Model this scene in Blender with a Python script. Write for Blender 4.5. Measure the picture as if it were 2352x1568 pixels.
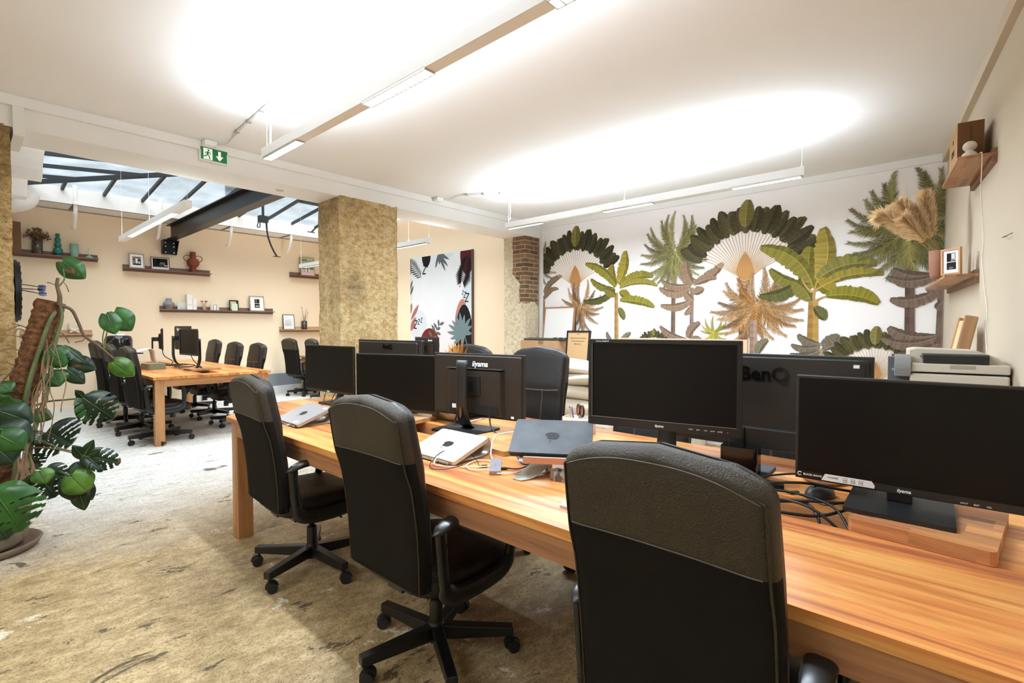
import bpy, math, random
from mathutils import Vector, Matrix, noise
PI = math.pi
S = bpy.context.scene
COL = S.collection
for _o in list(bpy.data.objects):
    bpy.data.objects.remove(_o)

# ---------------------------------------------------------------- camera
F, CX, CY = 1144.0, 1176.0, 784.0
PITCH, TH, EYE = math.radians(1.65), math.radians(41.97), 1.32
FH = Vector((math.cos(TH), math.sin(TH), 0)); RT = Vector((math.sin(TH), -math.cos(TH), 0)); ZZ = Vector((0, 0, 1))
FW = FH*math.cos(PITCH)-ZZ*math.sin(PITCH); UP = FH*math.sin(PITCH)+ZZ*math.cos(PITCH)
EYEP = Vector((0, 0, EYE))
cam = bpy.data.cameras.new('camera'); camo = bpy.data.objects.new('camera', cam); COL.objects.link(camo)
cam.sensor_width = 36; cam.lens = 36*F/2352; cam.clip_start = .02
m_ = Matrix((RT, UP, -FW)).transposed().to_4x4(); m_.translation = EYEP
camo.matrix_world = m_; S.camera = camo

# ---------------------------------------------------------------- world, exposure
W = bpy.data.worlds.new('world'); S.world = W; W.use_nodes = True
_n = W.node_tree.nodes; _l = W.node_tree.links
_bg = _n['Background']; _bg.inputs[0].default_value = (.84, .93, 1.0, 1); _bg.inputs[1].default_value = .58
# soft overcast daylight from above, felt only under the glass roof
_sl = bpy.data.lights.new('daylight', 'SUN'); _sl.energy = 8.5; _sl.angle = math.radians(75); _sl.color = (.90, .96, 1.0)
_so = bpy.data.objects.new('daylight', _sl); COL.objects.link(_so); _so.rotation_euler = (math.radians(10), math.radians(-8), 0); _so.location = (3, 7, 9)
S.view_settings.view_transform = 'Standard'; S.view_settings.look = 'None'
S.view_settings.gamma = 1; S.view_settings.exposure = 0.12
LAMP_UP, LAMP_DN, LAMP_BACK = 66, 78, 1.05        # watts per pendant

# ---------------------------------------------------------------- picking points on real planes
def ray(u, v): return FW+RT*((u-CX)/F)+UP*((CY-v)/F)
def at(u, v, ax, val):
    d = ray(u, v); t = (val-EYEP[ax])/d[ax]; return EYEP+d*t

# ---------------------------------------------------------------- materials
def lin(c):
    if isinstance(c, str):
        c = [int(c[i:i+2], 16)/255 for i in (1, 3, 5)]
        c = [x/12.92 if x <= .04045 else ((x+.055)/1.055)**2.4 for x in c]
    return (c[0], c[1], c[2], 1)
MATS = {}
def _new(name):
    m = bpy.data.materials.new(name); m.use_nodes = True
    return m, m.node_tree.nodes, m.node_tree.links, m.node_tree.nodes['Principled BSDF']
def mat(name, c='#808080', rough=.5, metal=0, bump=0, bscale=60, var=0, vscale=8, emit=0, trans=0, spec=.5, alpha=1, tl=0):
    if name in MATS: return MATS[name]
    m, n, l, p = _new(name)
    p.inputs['Base Color'].default_value = lin(c); p.inputs['Roughness'].default_value = rough
    p.inputs['Metallic'].default_value = metal; p.inputs['Transmission Weight'].default_value = trans
    p.inputs['Specular IOR Level'].default_value = spec; p.inputs['Alpha'].default_value = alpha
    if emit:
        p.inputs['Emission Color'].default_value = lin(c); p.inputs['Emission Strength'].default_value = emit
    tc = n.new('ShaderNodeTexCoord')
    if var:
        t = n.new('ShaderNodeTexNoise'); t.inputs['Scale'].default_value = vscale; t.inputs['Detail'].default_value = 5
        l.new(tc.outputs['Object'], t.inputs['Vector'])
        h = n.new('ShaderNodeHueSaturation'); h.inputs['Color'].default_value = lin(c)
        mr = n.new('ShaderNodeMapRange'); mr.inputs[1].default_value = .3; mr.inputs[2].default_value = .7
        mr.inputs[3].default_value = 1-var; mr.inputs[4].default_value = 1+var
        l.new(t.outputs[0], mr.inputs[0]); l.new(mr.outputs[0], h.inputs['Value']); l.new(h.outputs[0], p.inputs['Base Color'])
    if bump:
        t = n.new('ShaderNodeTexNoise'); t.inputs['Scale'].default_value = bscale; t.inputs['Detail'].default_value = 4
        l.new(tc.outputs['Object'], t.inputs['Vector'])
        b = n.new('ShaderNodeBump'); b.inputs['Strength'].default_value = bump; b.inputs['Distance'].default_value = .01
        l.new(t.outputs[0], b.inputs['Height']); l.new(b.outputs[0], p.inputs['Normal'])
    if tl:
        t = n.new('ShaderNodeBsdfTranslucent'); t.inputs[0].default_value = lin(c); x = n.new('ShaderNodeMixShader'); x.inputs[0].default_value = tl
        l.new(p.outputs[0], x.inputs[1]); l.new(t.outputs[0], x.inputs[2]); l.new(x.outputs[0], n['Material Output'].inputs[0])
    MATS[name] = m; return m
def ramp(n, stops):
    r = n.new('ShaderNodeValToRGB'); e = r.color_ramp.elements
    e[0].position, e[0].color = stops[0][0], lin(stops[0][1])
    e[1].position, e[1].color = stops[-1][0], lin(stops[-1][1])
    for s in stops[1:-1]:
        k = e.new(s[0]); k.color = lin(s[1])
    return r
def wood(name, dark, mid, light, axis=1, plank=.11, rough=.38, k=1.0, block=None, vr=(.86, 1.12), lo=(.30, .47, .68)):
    """timber with long grain along one object axis, glued from staves"""
    if name in MATS: return MATS[name]
    m, n, l, p = _new(name); tc = n.new('ShaderNodeTexCoord')
    sep = n.new('ShaderNodeSeparateXYZ'); l.new(tc.outputs['Object'], sep.inputs[0])
    cross = 0 if axis != 0 else 1
    mp = n.new('ShaderNodeMapping'); l.new(tc.outputs['Object'], mp.inputs[0])
    sc = [26*k]*3; sc[axis] = 1.3*k; mp.inputs['Scale'].default_value = sc
    dv = n.new('ShaderNodeMath'); dv.operation = 'DIVIDE'; dv.inputs[1].default_value = plank
    l.new(sep.outputs[cross], dv.inputs[0]); fl = n.new('ShaderNodeMath'); fl.operation = 'FLOOR'; l.new(dv.outputs[0], fl.inputs[0])
    if block:
        d2 = n.new('ShaderNodeMath'); d2.operation = 'DIVIDE'; d2.inputs[1].default_value = block
        l.new(sep.outputs[axis], d2.inputs[0])
        hs = n.new('ShaderNodeMath'); hs.operation = 'MULTIPLY_ADD'; hs.inputs[1].default_value = .37
        l.new(fl.outputs[0], hs.inputs[0]); l.new(d2.outputs[0], hs.inputs[2])
        f2 = n.new('ShaderNodeMath'); f2.operation = 'FLOOR'; l.new(hs.outputs[0], f2.inputs[0])
        m7 = n.new('ShaderNodeMath'); m7.operation = 'MULTIPLY_ADD'; m7.inputs[1].default_value = 7.31
        l.new(f2.outputs[0], m7.inputs[0]); l.new(fl.outputs[0], m7.inputs[2]); idx = m7.outputs[0]
    else: idx = fl.outputs[0]
    wn = n.new('ShaderNodeTexWhiteNoise'); wn.noise_dimensions = '1D'; l.new(idx, wn.inputs['W'])
    off = n.new('ShaderNodeVectorMath'); off.operation = 'SCALE'; l.new(wn.outputs['Color'], off.inputs[0]); off.inputs['Scale'].default_value = 9
    ad = n.new('ShaderNodeVectorMath'); l.new(mp.outputs[0], ad.inputs[0]); l.new(off.outputs[0], ad.inputs[1])
    t = n.new('ShaderNodeTexNoise'); t.inputs['Scale'].default_value = .55; t.inputs['Detail'].default_value = 7; t.inputs['Roughness'].default_value = .62
    t.inputs['Distortion'].default_value = .6; l.new(ad.outputs[0], t.inputs['Vector'])
    r = ramp(n, [(lo[0], dark), (lo[1], mid), (lo[2], light)]); l.new(t.outputs[0], r.inputs[0])
    h = n.new('ShaderNodeHueSaturation'); l.new(r.outputs[0], h.inputs['Color'])
    mr = n.new('ShaderNodeMapRange'); mr.inputs[3].default_value = vr[0]; mr.inputs[4].default_value = vr[1]
    l.new(wn.outputs['Value'], mr.inputs[0]); l.new(mr.outputs[0], h.inputs['Value'])
    fine = n.new('ShaderNodeTexNoise'); fine.inputs['Scale'].default_value = 7; fine.inputs['Detail'].default_value = 4; l.new(ad.outputs[0], fine.inputs['Vector'])
    mx = n.new('ShaderNodeMixRGB'); mx.blend_type = 'MULTIPLY'; mx.inputs[0].default_value = .35
    l.new(h.outputs[0], mx.inputs[1]); l.new(fine.outputs[0], mx.inputs[2])
    g = n.new('ShaderNodeBrightContrast'); g.inputs[1].default_value = .03; l.new(mx.outputs[0], g.inputs[0])
    l.new(g.outputs[0], p.inputs['Base Color']); p.inputs['Roughness'].default_value = rough
    b = n.new('ShaderNodeBump'); b.inputs['Strength'].default_value = .12; b.inputs['Distance'].default_value = .002
    l.new(fine.outputs[0], b.inputs['Height']); l.new(b.outputs[0], p.inputs['Normal'])
    MATS[name] = m; return m
def vcmat(name, rough=.9, attr='art'):
    """printed artwork: the ink colour is stored with the faces"""
    if name in MATS: return MATS[name]
    m, n, l, p = _new(name); a = n.new('ShaderNodeAttribute'); a.attribute_name = attr
    l.new(a.outputs['Color'], p.inputs['Base Color']); p.inputs['Roughness'].default_value = rough
    p.inputs['Specular IOR Level'].default_value = .2
    MATS[name] = m; return m

# ---------------------------------------------------------------- mesh builder
class MB:
    def __init__(s): s.v, s.f, s.m, s.s, s.c = [], [], [], [], []
    def add(s, V, Fs, mat=0, smooth=False, M=None, col=None):
        b = len(s.v)
        for v in V: s.v.append(tuple(M @ Vector(v)) if M is not None else tuple(v))
        for f in Fs:
            s.f.append([b+i for i in f]); s.m.append(mat); s.s.append(smooth); s.c.append(col)
        return s
    def box(s, c, d, mat=0, M=None, col=None):
        x, y, z = c; a, b, e = d[0]/2, d[1]/2, d[2]/2
        V = [(x+i*a, y+j*b, z+k*e) for k in (-1, 1) for j in (-1, 1) for i in (-1, 1)]
        return s.add(V, [(0, 2, 3, 1), (4, 5, 7, 6), (0, 1, 5, 4), (2, 6, 7, 3), (0, 4, 6, 2), (1, 3, 7, 5)], mat, False, M, col)
    def box2(s, a, b, mat=0, M=None):
        return s.box([(a[i]+b[i])/2 for i in range(3)], [abs(b[i]-a[i]) for i in range(3)], mat, M)
    def tube(s, path, r, n=8, mat=0, M=None, caps=True, flat=1.0, closed=False, col=None):
        P = [Vector(p) for p in path]; N = len(P); R = r if isinstance(r, (list, tuple)) else [r]*N
        V, Fs = [], []; prev = None
        for i, p in enumerate(P):
            if closed: t = P[(i+1) % N]-P[i-1]
            else: t = P[min(i+1, N-1)]-P[max(i-1, 0)]
            if t.length < 1e-9: t = Vector((0, 0, 1))
            t.normalize()
            if prev is None:
                a = Vector((0, 0, 1)) if abs(t.z) < .9 else Vector((1, 0, 0)); u = t.cross(a).normalized()
            else:
                u = prev-t*prev.dot(t)
                u = u.normalized() if u.length > 1e-6 else t.orthogonal().normalized()
            w = t.cross(u); prev = u
            for k in range(n):
                g = 2*PI*k/n; V.append(p+(u*math.cos(g)+w*math.sin(g)*flat)*R[i])
        for i in range(N if closed else N-1):
            j = (i+1) % N
            for k in range(n): Fs.append((i*n+k, i*n+(k+1) % n, j*n+(k+1) % n, j*n+k))
        s.add(V, Fs, mat, True, M, col)
        if caps and not closed:
            s.add(V[:n], [tuple(range(n))[::-1]], mat, False, M, col); s.add(V[-n:], [tuple(range(n))], mat, False, M, col)
        return s
    def cyl(s, a, b, r, r2=None, n=16, mat=0, M=None): return s.tube([a, b], [r, r if r2 is None else r2], n, mat, M)
    def lathe(s, prof, c=(0, 0, 0), n=24, mat=0, M=None, sq=1.0):
        V, Fs = [], []; K = len(prof)
        for r, z in prof:
            for k in range(n):
                g = 2*PI*k/n; V.append((c[0]+r*math.cos(g), c[1]+r*sq*math.sin(g), c[2]+z))
        for i in range(K-1):
            for k in range(n): Fs.append((i*n+k, i*n+(k+1) % n, (i+1)*n+(k+1) % n, (i+1)*n+k))
        s.add(V, Fs, mat, True, M)
        if prof[0][0] > 1e-4: s.add(V[:n], [tuple(range(n))[::-1]], mat, False, M)
        if prof[-1][0] > 1e-4: s.add(V[-n:], [tuple(range(n))], mat, False, M)
        return s
    def prism(s, poly, a, b, axis=2, mat=0, M=None, smooth=False, col=None):
        """outline in the two other axes, pushed from a to b along axis"""
        n = len(poly)
        ar = sum(poly[i][0]*poly[(i+1) % n][1]-poly[(i+1) % n][0]*poly[i][1] for i in range(n))
        if ar < 0: poly = poly[::-1]
        def mk(p, w):
            if axis == 2: return (p[0], p[1], w)
            if axis == 0: return (w, p[0], p[1])
            return (p[1], w, p[0])
        V = [mk(p, a) for p in poly]+[mk(p, b) for p in poly]
        s.add(V, [tuple(range(n))[::-1], tuple(range(n, 2*n))], mat, False, M, col)
        s.add(V, [(i, (i+1) % n, n+(i+1) % n, n+i) for i in range(n)], mat, smooth, M, col)
        return s
    def loops(s, L, mat=0, M=None, capa=True, capb=True, smooth=True, mf=None):
        n = len(L[0]); V = [p for q in L for p in q]
        b = len(s.v)
        for v in V: s.v.append(tuple(M @ Vector(v)) if M is not None else tuple(v))
        for i in range(len(L)-1):
            for k in range(n):
                s.f.append([b+i*n+k, b+i*n+(k+1) % n, b+(i+1)*n+(k+1) % n, b+(i+1)*n+k])
                s.m.append(mf(i, k) if mf else mat); s.s.append(smooth); s.c.append(None)
        if capa: s.f.append([b+k for k in range(n)][::-1]); s.m.append(mat); s.s.append(smooth); s.c.append(None)
        if capb: s.f.append([b+(len(L)-1)*n+k for k in range(n)]); s.m.append(mat); s.s.append(smooth); s.c.append(None)
        return s
    def build(s, name, mats, parent=None, loc=None, bevel=0, seg=2, subsurf=0, kind=None, label=None, rot=None):
        me = bpy.data.meshes.new(name); me.from_pydata(s.v, [], s.f)
        if not isinstance(mats, (list, tuple)): mats = [mats]
        for m in mats: me.materials.append(m)
        me.polygons.foreach_set('material_index', s.m); me.polygons.foreach_set('use_smooth', s.s)
        if any(c is not None for c in s.c):
            ca = me.color_attributes.new('art', 'FLOAT_COLOR', 'CORNER'); buf = []
            for p, c in zip(me.polygons, s.c): buf += list(c or (1, 1, 1, 1))*p.loop_total
            ca.data.foreach_set('color', buf)
        me.validate(); me.update()
        o = bpy.data.objects.new(name, me); COL.objects.link(o)
        if parent: o.parent = parent
        if loc: o.location = loc
        if rot is not None: o.rotation_euler = (0, 0, rot)
        if bevel:
            b = o.modifiers.new('bevel', 'BEVEL'); b.width = bevel; b.segments = seg; b.limit_method = 'ANGLE'; b.angle_limit = math.radians(40)
        if subsurf:
            b = o.modifiers.new('sub', 'SUBSURF'); b.levels = subsurf; b.render_levels = subsurf
        if kind: o['kind'] = kind
        if label: o['label'] = label
        return o

def tag(o, label, cat, group=None):
    o['label'] = label; o['category'] = cat
    if group: o['group'] = group
    return o
def thing(name, label, cat, loc=(0, 0, 0), rz=0, group=None):
    o = bpy.data.objects.new(name, None); COL.objects.link(o); o.empty_display_size = .1
    o.location = loc; o.rotation_euler = (0, 0, rz)
    return tag(o, label, cat, group)
KIDS = {}
def dup(root, loc, rz, label, group=None):
    r = root.copy(); COL.objects.link(r); r.location = loc; r.rotation_euler = (0, 0, rz)
    r['label'] = label
    if group: r['group'] = group
    for ch in root.children:
        c = ch.copy(); COL.objects.link(c); c.parent = r
        for g in ch.children:
            d = g.copy(); COL.objects.link(d); d.parent = c
    return r
def Tm(loc=(0, 0, 0), rz=0, ry=0, rx=0):
    return Matrix.Translation(Vector(loc)) @ Matrix.Rotation(rz, 4, 'Z') @ Matrix.Rotation(ry, 4, 'Y') @ Matrix.Rotation(rx, 4, 'X')
def text_mb(mb, txt, size, M, mat=0, depth=.0006, shear=0, bold=0, align='CENTER', col=None):
    """lettering as real raised shapes; text lies in the XY plane of M, reading along +X"""
    cu = bpy.data.curves.new('lettering', 'FONT'); cu.body = txt; cu.size = size; cu.extrude = depth
    cu.align_x = align; cu.align_y = 'CENTER'; cu.shear = shear; cu.offset = bold; cu.resolution_u = 3
    o = bpy.data.objects.new('lettering', cu)
    COL.objects.link(o); dg = bpy.context.evaluated_depsgraph_get()
    me = bpy.data.meshes.new_from_object(o.evaluated_get(dg))
    mb.add([v.co.copy() for v in me.vertices], [tuple(p.vertices) for p in me.polygons], mat, False, M, col)
    bpy.data.objects.remove(o); bpy.data.curves.remove(cu); bpy.data.meshes.remove(me)
    return mb
def bez(P, n=10):
    """smooth curve through the points"""
    P = [Vector(p) for p in P]; out = []
    for i in range(len(P)-1):
        a = P[max(i-1, 0)]; b = P[i]; c = P[i+1]; d = P[min(i+2, len(P)-1)]
        for k in range(n):
            t = k/n; out.append(.5*((2*b)+(c-a)*t+(2*a-5*b+4*c-d)*t*t+(3*b-a-3*c+d)*t**3))
    out.append(P[-1]); return out
def rr(w, h, r, n=4):
    """rounded rectangle outline"""
    o = []
    for cx, cy, a in ((w/2-r, h/2-r, 0), (-w/2+r, h/2-r, PI/2), (-w/2+r, -h/2+r, PI), (w/2-r, -h/2+r, 3*PI/2)):
        for k in range(n+1):
            g = a+PI/2*k/n; o.append((cx+r*math.cos(g), cy+r*math.sin(g)))
    return o
# ================================================================ THE ROOM
H, YB, XP, YC = 2.8, 4.55, 5.67, 10.1        # ceiling, beam face, mural wall, far cream wall
ZBM = 2.605                                   # underside of the beam
XL, XS = -2.6, .62                            # left wall, left edge of the skylight
WR_N = Vector((.1132, -.9936, 0)); WR_C = .535
def wy(x): return (WR_N.x*x-WR_C)/-WR_N.y     # right wall: y at a given x
ANG_R = math.atan2(.1132, .9936)
random.seed(4)

white = mat('white_paint', '#ece9e4', .85, bump=.15, bscale=9, var=.02, vscale=2)
ceil_m = mat('ceiling_paint', '#ebe8e5', .9, bump=.2, bscale=7, var=.015, vscale=1.5)
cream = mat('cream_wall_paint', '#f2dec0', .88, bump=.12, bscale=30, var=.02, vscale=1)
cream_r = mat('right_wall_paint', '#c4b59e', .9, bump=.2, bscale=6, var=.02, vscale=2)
paperw = mat('wallpaper_ground', '#f2edea', .85, bump=.08, bscale=25)

def floor_mat():
    m, n, l, p = _new('worn_concrete'); tc = n.new('ShaderNodeTexCoord'); O = tc.outputs['Object']
    def nz(sc, det=6, rg=.6, dist=0, st=None):
        t = n.new('ShaderNodeTexNoise'); t.inputs['Scale'].default_value = sc; t.inputs['Detail'].default_value = det
        t.inputs['Roughness'].default_value = rg; t.inputs['Distortion'].default_value = dist
        if st:
            mp = n.new('ShaderNodeMapping'); mp.inputs['Scale'].default_value = st; mp.inputs['Rotation'].default_value = (0, 0, .5)
            l.new(O, mp.inputs[0]); l.new(mp.outputs[0], t.inputs[0])
        else: l.new(O, t.inputs['Vector'])
        return t.outputs[0]
    def mix(f, a, b, mode='MIX'):
        x = n.new('ShaderNodeMixRGB'); x.blend_type = mode
        if isinstance(f, float): x.inputs[0].default_value = f
        else: l.new(f, x.inputs[0])
        for i, q in ((1, a), (2, b)):
            if isinstance(q, str): x.inputs[i].default_value = lin(q)
            else: l.new(q, x.inputs[i])
        return x.outputs[0]
    def rng(v, a, b, c=0., d=1.):
        x = n.new('ShaderNodeMapRange'); x.inputs[1].default_value = a; x.inputs[2].default_value = b
        x.inputs[3].default_value = c; x.inputs[4].default_value = d; l.new(v, x.inputs[0]); return x.outputs[0]
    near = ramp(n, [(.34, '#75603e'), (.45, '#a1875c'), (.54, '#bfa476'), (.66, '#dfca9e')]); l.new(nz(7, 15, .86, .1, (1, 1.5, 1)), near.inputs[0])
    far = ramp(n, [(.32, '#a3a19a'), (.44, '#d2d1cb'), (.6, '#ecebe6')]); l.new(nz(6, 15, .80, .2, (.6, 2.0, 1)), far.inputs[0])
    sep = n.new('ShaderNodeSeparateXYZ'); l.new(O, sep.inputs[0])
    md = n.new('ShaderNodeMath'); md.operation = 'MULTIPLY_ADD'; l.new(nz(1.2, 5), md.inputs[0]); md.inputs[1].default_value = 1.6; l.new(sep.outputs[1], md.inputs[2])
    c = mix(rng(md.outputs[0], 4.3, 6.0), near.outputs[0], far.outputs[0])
    c = mix(rng(nz(2.6, 12, .72, .3), .60, .62, 0, .75), c, '#f3e9cf')                # pale worn paint
    c = mix(rng(nz(3.1, 14, .74, .5, (1, 1.9, 1)), .60, .615, 0, .9), c, '#43361f')               # dark scars
    c = mix(rng(nz(30, 10, .85, .1, (1, 1.5, 1)), .53, .58, 0, .6), c, '#74603c')                       # speckle
    c = mix(rng(nz(110, 4, .7), .56, .62, 0, .75), c, '#3a2e1c')
    l.new(c, p.inputs['Base Color']); p.inputs['Roughness'].default_value = .62
    b = n.new('ShaderNodeBump'); b.inputs['Strength'].default_value = .5; b.inputs['Distance'].default_value = .006
    l.new(nz(24, 9, .7), b.inputs['Height']); l.new(b.outputs[0], p.inputs['Normal'])
    return m
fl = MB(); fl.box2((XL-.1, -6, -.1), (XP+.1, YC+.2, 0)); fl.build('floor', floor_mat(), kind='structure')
c_ = MB(); c_.box2((XL-.1, -6, H), (XP+.3, YB+.1, H+.15)); c_.build('ceiling', ceil_m, kind='structure')
# the mural wall and the poster wall are one plane; the far part is higher under the glass roof
w = MB(); w.box2((XP, -.2, 0), (XP+.12, YB, H)); wall_mural = w.build('wall_mural', paperw, kind='structure')
w = MB(); w.box2((XP, YB, 0), (XP+.12, YC+.2, 4.6)); w.build('wall_poster', cream, kind='structure')
w = MB(); w.box2((XL-.2, YC, 0), (XP, YC+.12, 3.08)); w.build('wall_far', cream, kind='structure')
w = MB(); w.box2((XL-.12, -6, 0), (XL, YC, 3.4)); w.build('wall_left', cream, kind='structure')
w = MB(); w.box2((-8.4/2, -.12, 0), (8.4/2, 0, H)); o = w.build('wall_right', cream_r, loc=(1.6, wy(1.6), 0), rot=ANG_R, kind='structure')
# (the camera stands between the desks and the right wall)
# cornices
t = MB(); t.box2((XL, YB-.035, 2.735), (XP, YB+.01, H)); t.build('trim_1', white, kind='structure')
t = MB(); t.box2((XP-.03, wy(XP), 2.735), (XP+.01, YB-.035, H)); t.build('trim_2', white, kind='structure')
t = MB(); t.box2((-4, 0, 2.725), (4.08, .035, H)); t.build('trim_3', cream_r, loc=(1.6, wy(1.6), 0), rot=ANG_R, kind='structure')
t = MB(); t.box2((XP-.02, YB-.06, 0), (XP+.005, YB+.0, 2.735)); t.build('trim_4', white, kind='structure')
# beam
b = MB(); b.box2((XL, YB, ZBM), (XP, YB+.43, 3.6)); b.build('ceiling_beam', white, kind='structure')
b = MB(); b.box2((.262, YB-.03, 2.55), (.315, YB+.4, 2.735)); b.build('trim_5', white, kind='structure')
b = MB(); b.box2((XL, YC-.02, 0), (XP, YC+.01, .11)); b.build('baseboard_far', mat('skirting_white', '#e9e4da', .6), kind='structure')
b = MB(); b.box2((2.9, YC-.05, .0), (XP, YC-.02, .40)); b.box2((2.9, YC-.09, .0), (XP, YC-.02, .16), 1)
b.build('baseboard_grey', [mat('grey_blue_panel', '#7b8289', .6), mat('pale_plinth', '#cfcfca', .6)], kind='structure')

# ---- stone pillars, rough faced
def stone_mat(name, base, light, dark, rows, w_, x0=0, wrap=0, sat=1):
    m, n, l, p = _new(name); tc = n.new('ShaderNodeTexCoord'); O = tc.outputs['Object']
    sep = n.new('ShaderNodeSeparateXYZ'); l.new(O, sep.inputs[0])
    ad = n.new('ShaderNodeMath'); l.new(sep.outputs[0], ad.inputs[0]); l.new(sep.outputs[1], ad.inputs[1])
    cb = n.new('ShaderNodeCombineXYZ'); l.new(ad.outputs[0], cb.inputs[0]); l.new(sep.outputs[2], cb.inputs[1])
    def nz(sc, det=6, rg=.6, st=None):
        t = n.new('ShaderNodeTexNoise'); t.inputs['Scale'].default_value = sc; t.inputs['Detail'].default_value = det; t.inputs['Roughness'].default_value = rg
        if st:
            mp = n.new('ShaderNodeMapping'); mp.inputs['Scale'].default_value = st; l.new(O, mp.inputs[0]); l.new(mp.outputs[0], t.inputs[0])
        else: l.new(O, t.inputs['Vector'])
        return t.outputs[0]
    dist = n.new('ShaderNodeVectorMath'); dist.operation = 'SCALE'; dist.inputs['Scale'].default_value = .03
    tt = n.new('ShaderNodeTexNoise'); tt.inputs['Scale'].default_value = 9; l.new(O, tt.inputs['Vector']); l.new(tt.outputs['Color'], dist.inputs[0])
    ad2 = n.new('ShaderNodeVectorMath'); l.new(cb.outputs[0], ad2.inputs[0]); l.new(dist.outputs[0], ad2.inputs[1])
    bk = n.new('ShaderNodeTexBrick'); l.new(ad2.outputs[0], bk.inputs['Vector'])
    bk.inputs['Scale'].default_value = 1; bk.inputs['Brick Width'].default_value = w_; bk.inputs['Row Height'].default_value = rows
    bk.inputs['Mortar Size'].default_value = .006; bk.inputs['Mortar Smooth'].default_value = .6; bk.inputs['Bias'].default_value = 0
    bk.inputs['Color1'].default_value = (.42, .42, .42, 1); bk.inputs['Color2'].default_value = (.62, .62, .62, 1); bk.inputs['Mortar'].default_value = (.74, .74, .74, 1)
    r = ramp(n, [(.34, dark), (.46, base), (.58, light)]); l.new(nz(16, 15, .82, (1, 1, 1.4)), r.inputs[0])
    big = ramp(n, [(.34, '#a8a8a8'), (.55, '#f2f2f2')]); l.new(nz(1.7, 4, .5, (1.6, 1.6, .8)), big.inputs[0])
    m0 = n.new('ShaderNodeMixRGB'); m0.blend_type = 'MULTIPLY'; m0.inputs[0].default_value = .75; l.new(r.outputs[0], m0.inputs[1]); l.new(big.outputs[0], m0.inputs[2])
    mx = n.new('ShaderNodeMixRGB'); mx.blend_type = 'OVERLAY'; mx.inputs[0].default_value = .45
    l.new(m0.outputs[0], mx.inputs[1]); l.new(bk.outputs['Color'], mx.inputs[2])
    pit = n.new('ShaderNodeMapRange'); pit.inputs[1].default_value = .56; pit.inputs[2].default_value = .62; pit.inputs[4].default_value = .75
    l.new(nz(70, 6, .75), pit.inputs[0])
    m2 = n.new('ShaderNodeMixRGB'); l.new(pit.outputs[0], m2.inputs[0]); l.new(mx.outputs[0], m2.inputs[1]); m2.inputs[2].default_value = lin(dark)
    l.new(m2.outputs[0], p.inputs['Base Color']); p.inputs['Roughness'].default_value = .95
    hh = n.new('ShaderNodeMath'); hh.operation = 'MULTIPLY_ADD'; l.new(bk.outputs['Fac'], hh.inputs[0]); hh.inputs[1].default_value = -.35
    l.new(nz(42, 9, .75), hh.inputs[2])
    b = n.new('ShaderNodeBump'); b.inputs['Strength'].default_value = .9; b.inputs['Distance'].default_value = .02
    l.new(hh.outputs[0], b.inputs['Height']); l.new(b.outputs[0], p.inputs['Normal'])
    return m
def rough_pillar(name, x0, x1, y0, y1, z1, m, amp=.007, step=.03):
    mb = MB(); per = []
    nx, ny = max(2, int((x1-x0)/step)), max(2, int((y1-y0)/step))
    for i in range(nx): per.append((x0+(x1-x0)*i/nx, y0))
    for i in range(ny): per.append((x1, y0+(y1-y0)*i/ny))
    for i in range(nx): per.append((x1-(x1-x0)*i/nx, y1))
    for i in range(ny): per.append((x0, y1-(y1-y0)*i/ny))
    L = []; cx, cy = (x0+x1)/2, (y0+y1)/2; nzl = int(z1/step)
    for k in range(nzl+1):
        z = z1*k/nzl; row = []
        for x, y in per:
            q = noise.noise(Vector((x*14, y*14, z*14)))*amp+noise.noise(Vector((x*3, y*3, z*3)))*amp*1.2
            row.append((x+(q if x > cx else -q)*(abs(x-cx) > (x1-x0)*.49), y+(q if y > cy else -q)*(abs(y-cy) > (y1-y0)*.49), z))
        L.append(row)
    mb.loops(L, capa=False, capb=False, smooth=False)
    return mb.build(name, m, kind='structure')
st = stone_mat('pale_limestone', '#d3b076', '#f2daa8', '#94703f', .43, .95)
rough_pillar('stone_pillar', 2.525, 3.197, YB+.0, YB+.425, ZBM+.01, st)
rough_pillar('stone_pillar', XL, .25, YB, YB+.425, ZBM+.01, stone_mat('pale_limestone_b', '#caa466', '#efd298', '#7a5930', .5, 1.1))
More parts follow.
